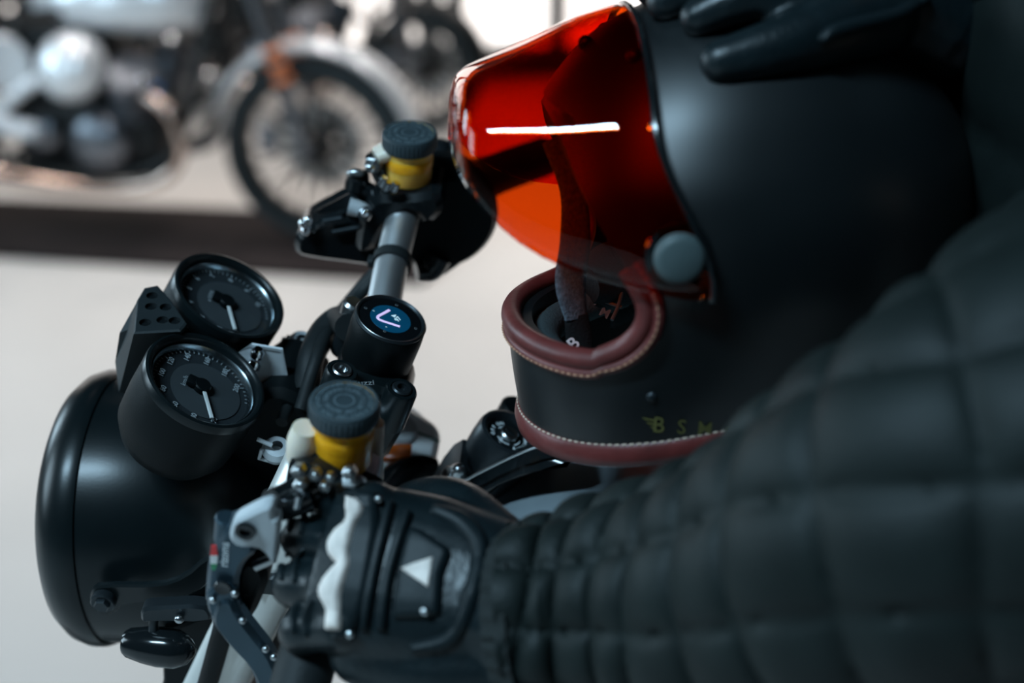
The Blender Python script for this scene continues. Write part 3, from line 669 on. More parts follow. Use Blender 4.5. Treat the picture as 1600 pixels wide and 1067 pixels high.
add('mirror_stalk', *tube([BP(700, 285, -.21), BP(690, 262, -.22), BP(684, 240, -.235), BP(702, 236, -.25)], [.010, .012, .012, .010], 16, 5), M['blackmetal'], th)

# ------------------------------------------------------------------ navigation display on the clamp
nd = thing('navigation_display', BO - N20 * .042, 'small round black navigation display with a lilac arrow on the handlebar clamp', 'navigation display')
RB = .026
add('body', *lathe([(RB - .001, -.0015), (RB, -.003), (RB + .0004, -.012), (RB - .0006, -.040), (RB - .002, -.043), (0, -.043)], BO, N20, 72), M['matteblack'], nd)
add('rim_ring', *lathe([(RB - .0004, -.003), (RB + .0002, -.0012), (RB - .0008, .0002), (RB - .0022, .0002), (RB - .0030, -.0006), (RB - .0034, -.0014)], BO, N20, 96), M['blackmetal'], nd)
add('rim_chamfer_ring', *lathe([(RB - .0009, .0003), (RB - .0013, .0006), (RB - .0018, .0003)], BO, N20, 96), M['bolt'], nd)
sc = add('screen', *lathe([(RB - .0032, -.0012), (RB - .006, -.0008), (0, -.0006)], BO, N20, 72), M['screen'], nd)
DX = (-BL - N20 * (-BL).dot(N20)).normalized(); DY = N20.cross(DX); DY = DY if DY.dot(BF) > 0 else -DY
RM = lambda px, py, h=.0: RP(540 + px / 11.43, 450 + py / 11.43, BO + N20 * h, N20)
pcx = RM(805, 545)
add('screen_map', *lathe([(.0148, -.0004), (.0146, -.0002), (0, -.0002)], pcx, N20, 64), M['screenblue'], sc)
add('turn_arrow', *tube([RM(785, 392, .0002), RM(690, 445, .0002), RM(600, 492, .0002), RM(572, 520, .0002), RM(600, 560, .0002), RM(700, 600, .0002), RM(840, 645, .0002), RM(970, 688, .0002)], .0011, 10, 4, .25, N20.cross(BF)), M['screenpink'], sc)
sx_ = (RM(960, 520) - RM(870, 590)).normalized(); sy_ = N20.cross(sx_)
add('screen_numerals', *merge(text3d('97', .0052, RM(935, 560), sx_ , sy_, .00015), prism([RM(818, 490), RM(905, 480), RM(880, 525)], N20, .0006), text3d('o', .003, RM(495, 408), DX, DY), text3d('v', .0028, RM(720, 695), DX, DY)), M['screentext'], sc, False)
for x, y in [(360, 350), (915, 300), (1255, 715), (700, 765)]:
    add('touch_mark', *merge(lathe([(.0011, -.0003), (.0008, -.0002)], RM(x, y), N20, 16)), M['printdim'], sc, False)
# ------------------------------------------------------------------ helmet
M['shell'] = mat('matte_black_shell', (.0030, .0052, .0062), .43, 0, .75, .015, 900, .08)
M['leather'] = mat('oxblood_leather', (.115, .022, .020), .42, 0, .45, .12, 260, .25, 45)
M['stitch'] = mat('tan_thread', (.42, .22, .14), .8, 0, .2)
M['stitchpale'] = mat('pale_thread', (.50, .38, .30), .8, 0, .2)
M['liner'] = mat('black_liner_cloth', (.010, .016, .018), .9, 0, .2, .4, 500)
M['linergrey'] = mat('grey_suede_liner', (.035, .055, .06), .95, 0, .2, .4, 500)
M['strapcloth'] = mat('blue_grey_webbing', (.11, .19, .24), .85, 0, .2, .6, 900, .4, 400)
M['visor'] = tinted_glass('orange_visor', (.88, .25, .045), .012, 1.42)
M['snap'] = mat('visor_snap_cap', (.06, .085, .088), .5, 0, .4, .03, 500, .05)
M['goldprint'] = mat('gold_print', (.15, .14, .045), .6, .0, .3)
M['linerprint'] = mat('liner_print', (.09, .11, .115), .8, 0, .2)
HY = math.radians(5)
HF = V((-math.cos(HY), -math.sin(HY), 0)); HL = V((math.sin(HY), -math.cos(HY), 0)); HU = V((0, 0, 1))
HO = PD(1092, 360, .90)
def H(x, y, z): return HO + HF * x + HL * y + HU * z
tz = [-.125, -.09, -.056, 0, .045, .08, .105, .125, .138, .146, .150]
tf = [.112, .118, .121, .121, .115, .102, .086, .066, .043, .022, .0]
tb = [.095, .125, .145, .165, .165, .152, .133, .108, .080, .052, .0]
tw_ = [.092, .101, .109, .123, .124, .112, .097, .077, .054, .033, .0]
def itp(t, z):
    if z <= tz[0]: return t[0]
    for i in range(len(tz) - 1):
        if z <= tz[i + 1]:
            h = tz[i + 1] - tz[i]; s = (z - tz[i]) / h
            m0 = (t[i + 1] - t[max(0, i - 1)]) / (tz[i + 1] - tz[max(0, i - 1)]); j = min(len(tz) - 1, i + 2)
            m1 = (t[j] - t[i]) / (tz[j] - tz[i])
            return t[i] * (2 * s ** 3 - 3 * s * s + 1) + h * m0 * (s ** 3 - 2 * s * s + s) + t[i + 1] * (3 * s * s - 2 * s ** 3) + h * m1 * (s ** 3 - s * s)
    return t[-1]
PW = 2.12; XC = -.022
def sh(a, z, off=0.0):
    f, b, w_ = itp(tf, z) - XC * (z > .1) * 0, itp(tb, z), itp(tw_, z)
    cx = XC * max(0, min(1, (z - .05) / .1))
    c, s = math.cos(a), math.sin(a)
    c_ = math.copysign(abs(c) ** (2 / PW), c); s_ = math.copysign(abs(s) ** (2 / PW), s)
    x = cx + ((f - cx) if c > 0 else (b + cx)) * c_; y = w_ * s_
    k = max(0, min(1, (-z - .01) / .11)); q = max(0, min(1, (.112 - x) / .16)); lift = .024 * k * q * q * (3 - 2 * q)
    if off:
        L_ = math.sqrt(x * x + y * y + (z + .02) ** 2); x -= off * x / L_; y -= off * y / L_; z -= off * (z + .02) / L_
    return V((x, y, z + lift))
NA, NZ = 112, 60
zr = [-.125 + .275 * (math.sin(math.pi / 2 * k / NZ) ** 1.0) for k in range(NZ)]
def shell_grid(off=0.0):
    vs, fs = [], []
    for z in zr:
        for k in range(NA): vs.append(sh(2 * math.pi * k / NA, z, off))
    for i in range(len(zr) - 1):
        for k in range(NA): j = (k + 1) % NA; fs.append((i * NA + k, i * NA + j, (i + 1) * NA + j, (i + 1) * NA + k))
    t = len(vs); vs.append(V((XC, 0, .15 - off))); b = (len(zr) - 1) * NA
    for k in range(NA): fs.append((b + k, b + (k + 1) % NA, t))
    return vs, fs
helmet = thing('helmet', H(0, 0, -.125), 'matte black full-face helmet with orange visor and oxblood leather trim resting on the tank', 'helmet')
ov, of = shell_grid(); iv, if_ = shell_grid(.016)
vs, fs = merge((ov, of), (iv, [tuple(reversed(f)) for f in if_]))
nO = len(ov)
for k in range(NA): j = (k + 1) % NA; fs.append((k, nO + k, nO + j, j))
shell = add('shell', [H(*v) for v in vs], fs, M['shell'], helmet, True, 50)
# eye port: profile cut straight through from side to side
PROF = [(.30, -.056), (.095, -.056), (.076, -.052), (.062, -.043), (.054, -.030), (.052, -.017), (.056, -.003), (.067, .014), (.080, .034), (.090, .056), (.096, .075), (.104, .087), (.30, .089)]
pr = crom([V((x, 0, z)) for x, z in PROF], 4)
cv = [H(p.x, -.3, p.z) for p in pr] + [H(p.x, .3, p.z) for p in pr]; n_ = len(pr)
cf = [tuple(range(n_)), tuple(range(n_, 2 * n_))] + [(k, (k + 1) % n_, n_ + (k + 1) % n_, n_ + k) for k in range(n_)]
cut = add('cutter', cv, cf, M['liner'], None, False)
bo = shell.modifiers.new('b', 'BOOLEAN'); bo.object = cut; bo.operation = 'DIFFERENCE'; bo.solver = 'EXACT'
dg = bpy.context.evaluated_depsgraph_get(); me = bpy.data.meshes.new_from_object(shell.evaluated_get(dg)); shell.modifiers.clear(); shell.data = me
bpy.data.objects.remove(cut); WO.pop(cut, None)
me.materials.clear(); me.materials.append(M['shell']); me.materials.append(M['liner'])
for p in me.polygons:
    p.use_smooth = True; c = p.center + WO[shell] - HO; p.material_index = 0
bmx = bmesh.new(); bmx.from_mesh(me)
for e in bmx.edges:
    if len(e.link_faces) == 2 and e.calc_face_angle(0) > .7: e.smooth = False
bmx.to_mesh(me); bmx.free()
# cloth liner inside, same port
def ang_of(x, z):
    lo, hi = 0.0, math.pi
    for _ in range(40):
        m_ = (lo + hi) / 2
        if sh(m_, z).x > x: lo = m_
        else: hi = m_
    return (lo + hi) / 2
lv_, lf_ = [], []
lz = [-.108 + .22 * k / 20 for k in range(21)]
for z in lz:
    for k in range(73):
        a = math.radians(60 + 240 * k / 72); q = sh(a, z, .022); q.x -= .006; lv_.append(H(*q))
for i in range(20):
    for k in range(72): lf_.append((i * 73 + k, i * 73 + k + 1, (i + 1) * 73 + k + 1, (i + 1) * 73 + k))
ln = add('liner', lv_, lf_, M['liner'], helmet)
solid_eval(ln, [('SOLIDIFY', dict(thickness=.006, offset=-1))]); smooth_all(ln)
# chin pad inside the chin bar
cp_ = [H(*sh(math.radians(a), -.085, .024)) for a in range(-70, 71, 10)]
add('chin_pad', *tube(cp_, .011, 14, 3), M['linergrey'], helmet)
add('cheek_pad', *tube([H(*sh(math.radians(a), -.075, .034)) for a in (62, 75, 90, 105)], [.016, .024, .024, .016], 18, 4), M['linergrey'], helmet)
fp = add('cheek_pad', *tube([H(*sh(math.radians(-a), -.065, .030)) for a in (48, 60, 75, 90, 105)], [.014, .022, .024, .024, .016], 18, 4), M['liner'], helmet)
# leather trim round the port
tr = []
for x, z in [(p.x, p.z) for p in pr]:
    if z > .012 or x > .094: continue
    a = ang_of(x, z); tr.append((a, z))
tr.sort(key=lambda t: -t[1])
a0 = tr[-1][0]; half = tr + [(a0 * (1 - k / 14), -.056) for k in range(1, 15)]
loop = [sh(a, z, .002) for a, z in half]; full = loop + [V((p.x, -p.y, p.z)) for p in reversed(loop[:-1])]
full = crom(full, 3)
def relax(P, n=30):
    for _ in range(n): P = [P[0]] + [P[i - 1] * .25 + P[i] * .5 + P[i + 1] * .25 for i in range(1, len(P) - 1)] + [P[-1]]
    return P
full = relax(full)
edge = add('port_trim', *tube([H(*p) for p in full], .0066, 16, 1), M['leather'], helmet)
def stitches(pts, m, name, parent, r=.00075, step=.0046, ln=.0032):
    ps, acc = [], 0
    L_ = [0]
    for a, b in zip(pts, pts[1:]): L_.append(L_[-1] + (b - a).length)
    def at(s):
        for i in range(len(L_) - 1):
            if s <= L_[i + 1]: t = (s - L_[i]) / max(1e-9, L_[i + 1] - L_[i]); return pts[i].lerp(pts[i + 1], t)
        return pts[-1]
    s = 0
    while s + ln < L_[-1]: ps.append(tube([at(s), at(s + ln / 2), at(s + ln)], [r * .5, r, r * .5], 6, 1)); s += step
    return tag(add(name, *merge(*ps), m, parent), kind='stuff')
# seam flange outside the trim and its stitching
def shifted(z0, r):
    out = []
    for i, (a, z) in enumerate(half):
        p = sh(a, z, 0); j0, j1 = max(0, i - 1), min(len(half) - 1, i + 1)
        t = sh(*half[j1], 0) - sh(*half[j0], 0); nrm = V((p.x + .01, p.y, 0)).normalized()
        w_ = t.cross(nrm).normalized(); w_ = w_ if w_.dot(V((p.x - .125, 0, p.z - .03))) > 0 else -w_
        out.append(p + w_ * z0 + nrm * r)
    return out
fl = shifted(.0078, .0002); fl = relax(crom(fl + [V((p.x, -p.y, p.z)) for p in reversed(fl[:-1])], 3))
add('trim_flange', *tube([H(*p) for p in fl], .0036, 10, 1), M['leather'], edge)
st = shifted(.0084, .0038); st = relax(crom(st + [V((p.x, -p.y, p.z)) for p in reversed(st[:-1])], 3))
stitches([H(*p) for p in st], M['stitch'], 'stitching', edge)
# leather band round the base
bp_ = [sh(2 * math.pi * k / 160, -.1235, .0) for k in range(160)]
vsb, fsb = [], []
prof = [(-.004, .010), (.0012, .0098), (.0036, .006), (.0044, 0), (.003, -.0058), (-.002, -.0085), (-.010, -.006), (-.012, .002)]
for p in bp_:
    nrm = V((p.x, p.y * 1.2, 0)).normalized()
    for a, b in prof: vsb.append(H(*(p + nrm * a + V((0, 0, b)))))
for i in range(160):
    for k in range(len(prof)): j = (k + 1) % len(prof); i2 = (i + 1) % 160; fsb.append((i * 8 + k, i * 8 + j, i2 * 8 + j, i2 * 8 + k))
base = add('base_trim', vsb, fsb, M['leather'], helmet, True, 80)
sp_ = []
for k in range(161):
    p = bp_[k % 160]; nrm = V((p.x, p.y * 1.2, 0)).normalized(); sp_.append(H(*(p + nrm * .0026 + V((0, 0, .0082)))))
stitches(sp_, M['stitchpale'], 'stitching', base)
# visor: hood from the rear arch on the shell to a bluff front
def arch(hx, w_, zt, zb, p, n=44, wb=None):
    out = []
    for k in range(n + 1):
        s = -1 + 2 * k / n; a = s * math.pi / 2
        c, q = math.cos(a), math.sin(a)
        y = w_ * math.copysign(abs(q) ** (2 / p), q); z = zb + (zt - zb) * abs(c) ** (2 / p)
        out.append(V((hx, y, z)))
    return out
rows = [(.020, .1300, .1400, -.004, 2.05), (.034, .1280, .1385, -.003, 2.1), (.060, .1205, .1330, .001, 2.2), (.095, .105, .1215, .007, 2.4), (.125, .089, .1100, .021, 2.7), (.140, .079, .1035, .036, 2.9), (.147, .073, .100, .045, 2.9), (.1515, .064, .0955, .050, 2.8), (.1545, .045, .0875, .0545, 2.6), (.156, .02, .075, .058, 2.3), (.1565, .004, .066, .060, 2.0)]
def raked(q):
    t = max(0, min(1, q.z / .09)); k = max(0, 1 - (q.x - .02) / .09); return V((q.x + .030 * k * t * t * (3 - 2 * t), q.y, q.z))
vsv, fsv = [], []
for r in rows:
    for q in arch(*r): vsv.append(H(*raked(q)))
for i in range(len(rows) - 1):
    for k in range(44): fsv.append((i * 45 + k, i * 45 + k + 1, (i + 1) * 45 + k + 1, (i + 1) * 45 + k))
vis = add('visor', vsv, fsv, M['visor'], helmet, True, 60)
solid_eval(vis, [('SUBSURF', dict(levels=1)), ('SOLIDIFY', dict(thickness=.0024, offset=0))]); smooth_all(vis)
# edge flanges of the visor
e1 = [H(*raked(q)) for q in arch(.0195, .1303, .1403, -.004, 2.05)]
add('visor_edge', *tube(e1, .0022, 8, 1), M['gloss'], vis)
# snaps
for s in (1, -1):
    a = ang_of(.038, .020); p = sh(a, .020); p.y += .003; p.y *= s; nn = (HL * s * 1.0 + HF * .05).normalized()
    add('visor_snap', *lathe([(0, .0085), (.0105, .0082), (.0132, .0068), (.0145, .004), (.0146, -.004), (0, -.004)], H(*p), nn, 48), M['snap'], helmet)
    add('snap_washer', *lathe([(.0146, .0015), (.0185, .001), (.0195, -.002), (.014, -.003)], H(*p), nn, 40), M['gloss'], helmet)
    a = ang_of(.045, -.078); p = sh(a, -.078); p.y *= s
    add('rivet', *lathe([(0, .0022), (.002, .0018), (.0034, .0004), (.0036, -.001), (0, -.001)], H(*p), nn, 20), M['blackmetal'], helmet)
# three brow snaps
for k in (-1, 0, 1):
    p = sh(math.radians(40 * k), .118)
    add('brow_snap', *ball(H(*p), .005, 14), M['blackmetal'], helmet)
# strap hanging in the port
stp = [H(.095, .0, .060), H(.082, .004, .03), H(.080, .01, .0), H(.083, .012, -.028), H(.079, .012, -.052)]
sr = add('chin_strap', *tube(stp, [.006, .008, .010, .010, .0075], 14, 6, .28, HF * .3 + HL * -.2 + HU * .0 + V((1, 0, 0))), M['strapcloth'], helmet)
sr2 = add('strap_tab', *tube([H(.079, .012, -.050), H(.077, .012, -.066), H(.076, .011, -.082)], [.0075, .0085, .0085], 14, 5, .25, V((1, 0, 0))), M['liner'], sr)
sb = bvh_of(shell)
add('strap_letter', *text3d('B', .011, H(.081, .016, -.068), vc(.75, .65, 0), vc(-.65, .75, 0), .0002), M['print'], sr2, False)
# printed cheek pad of the inner far side
for ch, x, y in [('M', 945, 489), ('B', 957, 462), ('S', 930, 470), ('C', 934, 447)]:
    q = PD(x, y, .972); add('liner_letter', *text3d(ch, .0095, q, vc(.8, -.45, .3), vc(.45, .85, -.2), .0002), M['linerprint'], fp, False)
add('liner_seam', *merge(tube([PD(930, 468, .972), PD(950, 473, .972), PD(972, 480, .965)], .0012, 8, 4), tube([PD(973, 450, .965), PD(966, 478, .965), PD(956, 500, .96)], .0013, 8, 4)), M['linerprint'], fp)
# winged lettering low on the side
vs, fs = lettering_on(sb, 'B', 1029, 664, 34, 6, .0006, .4)
for s_, x, y in [('S', 1065, 667), ('M', 1101, 670), ('C', 1140, 674)]:
    v2, f2 = lettering_on(sb, s_, x, y, 31, 6, .0006, .2); vs, fs = merge((vs, fs), (v2, f2))
for k, (x0, y0, x1, y1, t_) in enumerate([(1003, 651, 1026, 655, 3.4), (1009, 658, 1026, 661, 3.4), (1015, 665, 1026, 667, 3.2)]):
    q = []
    for x, y in [(x0, y0), (x1, y1), (x1, y1 + t_), (x0 + 4, y0 + t_)]: q.append(on_surface(sb, x, y, .0006)[0])
    vs, fs = merge((vs, fs), (q, [(0, 1, 2, 3)]))
add('side_lettering', vs, fs, M['goldprint'], helmet, False)

# ------------------------------------------------------------------ rider
M['glove'] = mat('black_glove_leather', (.005, .010, .012), .36, 0, .42, .18, 320, .2, 60)
M['glovepad'] = mat('glove_moulded_pad', (.005, .010, .012), .48, 0, .25, .08, 500)
M['glovewhite'] = mat('white_leather_insert', (.74, .65, .59), .6, 0, .35, .5, 200, .25, 50)
M['quilt'] = mat('quilted_waxed_cotton', (.0075, .0115, .0110), .55, 0, .22, .25, 420, .2, 30)
M['cuff'] = mat('corduroy_cuff', (.013, .017, .017), .8, 0, .3, .5, 500)
M['skin'] = mat('skin', (.5, .31, .23), .5, 0, .4, .05, 300, sss=.1)
M['hair'] = mat('dark_hair', (.02, .014, .01), .5, 0, .4, .5, 200)
M['denim'] = mat('dark_denim', (.012, .016, .024), .85, 0, .2, .3, 700)
M['boot'] = mat('boot_leather', (.012, .011, .010), .45, 0, .4, .1, 300)
person = thing('person', V((.50, .90, 0)), 'rider in a dark quilted jacket and black armoured gloves leaning over the black motorcycle', 'person')

# --- near glove: palm, thumb and four bent fingers grown into one surface
gl = []
def blob(pts, rs, flat=1.0, seg=20, n=5, ref=None): gl.append(tube(pts, rs, seg, n, flat, ref)); gl.append(ball(pts[0], rs[0] * .98, 14)); gl.append(ball(pts[-1], rs[-1] * .98, 14))
# metacarpal wedge
vsm, fsm = [], []
st_ = [(-.035, .040, .028), (-.012, .041, .026), (.015, .046, .026), (.045, .051, .026), (.07, .051, .024), (LH + .004, .049, .021), (LH + .018, .044, .015)]
for x, hw, ht in st_:
    for k in range(28):
        a = 2 * math.pi * k / 28; c, s = math.cos(a), math.sin(a); c = math.copysign(abs(c) ** .75, c); s = math.copysign(abs(s) ** .8, s)
        vsm.append(HN(x, hw * c, ht * s - (.006 if s < 0 else 0) + .006 * (1 - c * c) - .004))
for i in range(len(st_) - 1):
    for k in range(28): j = (k + 1) % 28; fsm.append((i * 28 + k, i * 28 + j, (i + 1) * 28 + j, (i + 1) * 28 + k))
fsm += [tuple(range(28)), tuple(range(len(vsm) - 28, len(vsm)))]
gl.append((vsm, fsm))
for i, (y, ln_, yy) in enumerate([(.036, .040, .004), (.0125, .045, .001), (-.0125, .042, -.002), (-.035, .034, -.005)]):
    k0 = (LH - .004 + (.004 if i in (1, 2) else -.002), y, .006)
    d1 = math.radians(32); p1 = (k0[0] + ln_ * math.cos(d1), y + yy, k0[2] - ln_ * math.sin(d1))
    d2 = math.radians(112); p2 = (p1[0] + .027 * math.cos(d2), p1[1] + yy * .4, p1[2] - .027 * math.sin(d2))
    d3 = math.radians(170); p3 = (p2[0] + .020 * math.cos(d3), p2[1], p2[2] - .020 * math.sin(d3))
    mid = tuple((a + b) / 2 for a, b in zip(k0, p1))
    blob([HN(*q) for q in (k0, mid, p1, p2, p3)], [.0148, .0132, .0128, .0118, .0102], 1.0, 16, 6)
blob([HN(.012, .030, -.008), HN(.045, .052, -.022), HN(.075, .052, -.042), HN(.092, .036, -.056)], [.020, .0165, .0145, .0115])   # thumb, closing under the grip
blob([HN(.0, -.006, -.004), HN(-.05, -.008, -.004)], [.040, .043], 1.0)
blob([HN(-.02, -.026, -.012), HN(.03, -.040, -.014), HN(.075, -.042, -.016)], [.030, .028, .022])
glo = add('glove', *merge(*gl), M['glove'], person)
tag(glo, 'left glove with white knuckle strip and triangle emblem')
solid_eval(glo, [('REMESH', dict(mode='VOXEL', voxel_size=.0019)), ('SMOOTH', dict(factor=.5, iterations=9))]); smooth_all(glo)
gb_ = bvh_of(glo)
def gpad(name, poly, h, m, rnd=9, step=2.5, parent=None, lab=None):
    v_, f_ = pad(gb_, poly, h, step, rnd)
    o_ = add(name, v_, f_, m, parent or glo, True, 70); 
    if lab: tag(o_, lab)
    return o_
def strip(pts, wd):
    P = crom([V((x, y, 0)) for x, y in pts], 5); Wd = cromf(wd, 5); l_, r_ = [], []
    for i, p in enumerate(P):
        t = (P[min(i + 1, len(P) - 1)] - P[max(i - 1, 0)]).normalized(); q = V((-t.y, t.x, 0)); l_.append((p.x + q.x * Wd[i], p.y + q.y * Wd[i])); r_.append((p.x - q.x * Wd[i], p.y - q.y * Wd[i]))
    return l_ + r_[::-1]
gpad('knuckle_guard', strip([(572, 766), (566, 815), (556, 860), (548, 905), (540, 950), (536, 1000)], [18, 30, 34, 34, 32, 16]), .0055, M['glovepad'], 14)
kb = bvh_of(glo)
gpad('white_knuckle_strip', strip([(556, 780), (558, 800), (552, 822), (541, 842), (535, 862), (541, 882), (533, 900), (523, 925), (527, 950), (524, 985)], [10, 16, 11, 16, 18, 13, 16, 19, 14, 11]), .0095, M['glovewhite'], 9, 2.2)
for pts in ([(612, 786), (600, 830), (588, 880), (578, 930), (570, 985)], [(640, 800), (625, 840), (610, 890), (602, 935), (598, 985)]):
    gpad('padded_ridge', strip(pts, [8, 10, 10, 10, 8]), .0055, M['glovepad'], 7, 2.2)
for pts in ([(470, 792), (456, 812), (452, 832)], [(490, 784), (476, 808), (470, 836)], [(452, 862), (440, 884), (440, 908)], [(474, 856), (462, 884), (460, 912)], [(468, 940), (458, 962), (460, 990)], [(488, 936), (479, 962), (480, 996)]):
    gpad('finger_rib', strip(pts, [4, 6, 4]), .0028, M['glovepad'], 5, 2.0)
gpad('back_panel', [(640, 822), (660, 828), (703, 856), (706, 868), (694, 900), (690, 960), (670, 968), (615, 968), (614, 940), (622, 880), (632, 840)], .0050, M['glovepad'], 12)
gpad('triangle_emblem', [(626, 890), (680, 872), (673, 922)], .0066, M['glovewhite'], 3, 1.6)
gpad('wrist_panel', strip([(672, 796), (720, 815), (748, 850), (744, 900), (728, 960), (700, 1000), (640, 1012)], [8, 15, 16, 13, 12, 14, 8]), .0045, M['glovepad'], 12)
for x, y in [(591, 783), (667, 954), (546, 986)]:
    q = on_surface(gb_, x, y, .006); 
    if q: add('stud', *lathe([(0, .002), (.0012, .0018), (.0022, .0008), (.0024, -.004), (0, -.004)], q[0], q[1], 16), M['bolt'], glo)

# --- other glove, resting over the crown of the helmet
gl = []
KX = HF; KZ = HU
def RH(px, py, d): return PD(px, py, d)
crown = lambda hx, hy, up: H(*(V((hx, hy, itp_top(hx, hy) + up))))
def itp_top(hx, hy):
    lo, hi = .0, .1499
    for _ in range(30):
        m_ = (lo + hi) / 2; cx = XC * max(0, min(1, (m_ - .05) / .1)); f = itp(tf, m_) - cx; b = itp(tb, m_) + cx; w_ = itp(tw_, m_)
        e = (abs(hx - cx) / max(1e-4, f if hx > cx else b)) ** PW + (abs(hy) / max(1e-4, w_)) ** PW
        if e < 1: lo = m_
        else: hi = m_
    return lo
blob([crown(-.135, .03, .035), crown(-.10, .03, .024), crown(-.06, .03, .020), crown(-.03, .03, .016)], [.036, .040, .042, .030], 1.0)
blob([crown(-.10, -.01, .022), crown(-.06, -.015, .02), crown(-.03, -.02, .016)], [.030, .034, .026])
for hy, hx1, r in [(.062, .020, .0118), (.036, .034, .0122), (.008, .036, .0122), (-.020, .024, .0115)]:
    blob([crown(-.04, hy, .012), crown(-.015, hy, .018), crown((hx1 - .015) / 2, hy * .98, .014), crown(hx1, hy * .95, .0085)], [.016, .0142, r + .001, r - .001], 1.0, 16, 6)
blob([crown(-.085, .055, .016), crown(-.050, .074, .010), crown(-.020, .084, .008), crown(.012, .086, .005)], [.024, .020, .016, .0125])   # thumb on the near flank
glr = add('glove', *merge(*gl), M['glove'], person); tag(glr, 'right glove spread over the crown of the helmet')
solid_eval(glr, [('REMESH', dict(mode='VOXEL', voxel_size=.0022)), ('SMOOTH', dict(factor=.5, iterations=8))]); smooth_all(glr)
gr_ = bvh_of(glr)
v_, f_ = pad(gr_, strip([(1280, 66), (1300, 50), (1340, 38), (1400, 22), (1450, -6)], [7, 12, 12, 12, 10]), .005, 3, 9)
if f_: add('highlight_ridge', v_, f_, M['glovepad'], glr, True, 70)  # raised strip added in the shape of a highlight on the leather
# --- jacket: two sleeves and a torso, quilted relief
def quilt(su, sv, h, ka=1.0):
    def f(u, v):
        a = u * su + v * ka * 3.0; b = v * sv - u * 1.2
        q = abs(math.sin(math.pi * a)) * abs(math.sin(math.pi * b)); s = math.sin(17 * u + 5 * math.sin(6.28 * v)) * .5 + .5
        return h * (q ** .38) + .004 * s * math.sin(6.28 * v * 2 + u * 9)
    return f
SL = [PD(806, 968, .800), PD(900, 962, .793), PD(1010, 948, .775), PD(1130, 933, .745), PD(1260, 890, .71), PD(1400, 832, .675), PD(1540, 768, .655), PD(1680, 695, .66), PD(1830, 620, .70)]
SR = [.048, .051, .059, .067, .075, .083, .091, .102, .114]
jv = [tube(SL, SR, 150, 40, 1.0, vc(0, 1, .2), True, disp=quilt(10, 10, .0100))]
cR = crown(-.135, .03, .035)
jv.append(tube([cR + HF * .004, cR + V((.05, .03, .035)), V((.38, 1.02, 1.41)), V((.44, 1.08, 1.36))], [.046, .052, .065, .085], 96, 24, 1.0, V((0, 0, 1)), True, disp=quilt(9, 10, .004)))
TS = [V((.66, .92, .84)), V((.60, .91, .98)), V((.50, .90, 1.12)), V((.445, .89, 1.26)), V((.43, .89, 1.37)), V((.44, .89, 1.45)), V((.45, .89, 1.49))]
jv.append(tube(TS, [.15, .155, .165, .175, .17, .12, .07], 160, 24, 1.22, V((1, 0, .5)), True, disp=quilt(8, 20, .007)))
jk = add('jacket', *merge(*jv), M['quilt'], person, True, 80)
add('cuff', *tube([PD(794, 968, .801), PD(812, 967, .799), PD(832, 966, .797)], [.0485, .052, .0555], 96, 6, 1.0, vc(0, 1, .2), True, disp=lambda u, v: .0012 * math.sin(2 * math.pi * 60 * v)), M['cuff'], jk)
add('collar', *tube([V((.49, .89, 1.47)), V((.475, .89, 1.52))], [.085, .075], 40, 1, 1.1, V((1, 0, .3))), M['cuff'], jk)
# body under the clothes, one surface
def body():
    P = [((.70, .91, .86), .13), ((.64, .90, 1.10), .13), ((.56, .89, 1.34), .125), ((.50, .89, 1.47), .058), ((.475, .89, 1.54), .055), ((.45, .89, 1.62), .085), ((.44, .89, 1.70), .095), ((.445, .89, 1.77), .06),
         ((SL[8]), .07), ((SL[5]), .06), ((SL[2]), .042), ((SL[0]), .035),
         ((.50, 1.06, 1.42), .065), ((.44, 1.03, 1.41), .045), (tuple(cR), .03),
         ((.66, .78, .84), .095), ((.34, .66, .72), .075), ((.45, .62, .32), .05), ((.47, .60, .09), .045), ((.34, .58, .05), .04),
         ((.66, 1.04, .84), .095), ((.34, 1.18, .74), .075), ((.45, 1.24, .34), .05), ((.47, 1.26, .10), .045), ((.34, 1.26, .05), .04)]
    E = [(0, 1), (1, 2), (2, 3), (3, 4), (4, 5), (5, 6), (6, 7), (2, 8), (8, 9), (9, 10), (10, 11), (2, 12), (12, 13), (13, 14), (0, 15), (15, 16), (16, 17), (17, 18), (18, 19), (0, 20), (20, 21), (21, 22), (22, 23), (23, 24)]
    me = bpy.data.meshes.new('body'); c = V((.5, .9, .9)); me.from_pydata([V(p) - c for p, r in P], E, [])
    o_ = bpy.data.objects.new('body', me); COL.objects.link(o_); WO[o_] = c
    sk = o_.modifiers.new('skin', 'SKIN')
    for i, (p, r) in enumerate(P): me.skin_vertices[0].data[i].radius = (r * .9, r * .9)
    me.skin_vertices[0].data[0].use_root = True
    solid_eval(o_, [('SUBSURF', dict(levels=2))]); smooth_all(o_)
    o_.data.materials.clear(); o_.data.materials.append(M['skin'])
    o_.parent = person; o_.location = c - WO[person]; return o_
bd = body()
hd = V((.443, .89, 1.68))
add('hair', *ball(hd + V((.02, 0, .03)), .105, 24, s=(1.0, .86, 1.05)), M['hair'], person)
fc = [ball(hd + V((-.092, 0, -.015)), .016, 12, s=(1.1, .8, 1.3))]
for s in (-1, 1):
    fc.append(ball(hd + V((.01, s * .086, -.01)), .026, 12, s=(.7, .3, 1.1)))
add('nose_and_ears', *merge(*fc), M['skin'], bd)
for s in (-1, 1): add('eye', *ball(hd + V((-.080, s * .032, .01)), .012, 12), M['white'], bd)
add('mouth', *ball(hd + V((-.080, 0, -.05)), .02, 12, s=(.5, 1.2, .3)), M['leather'], bd)
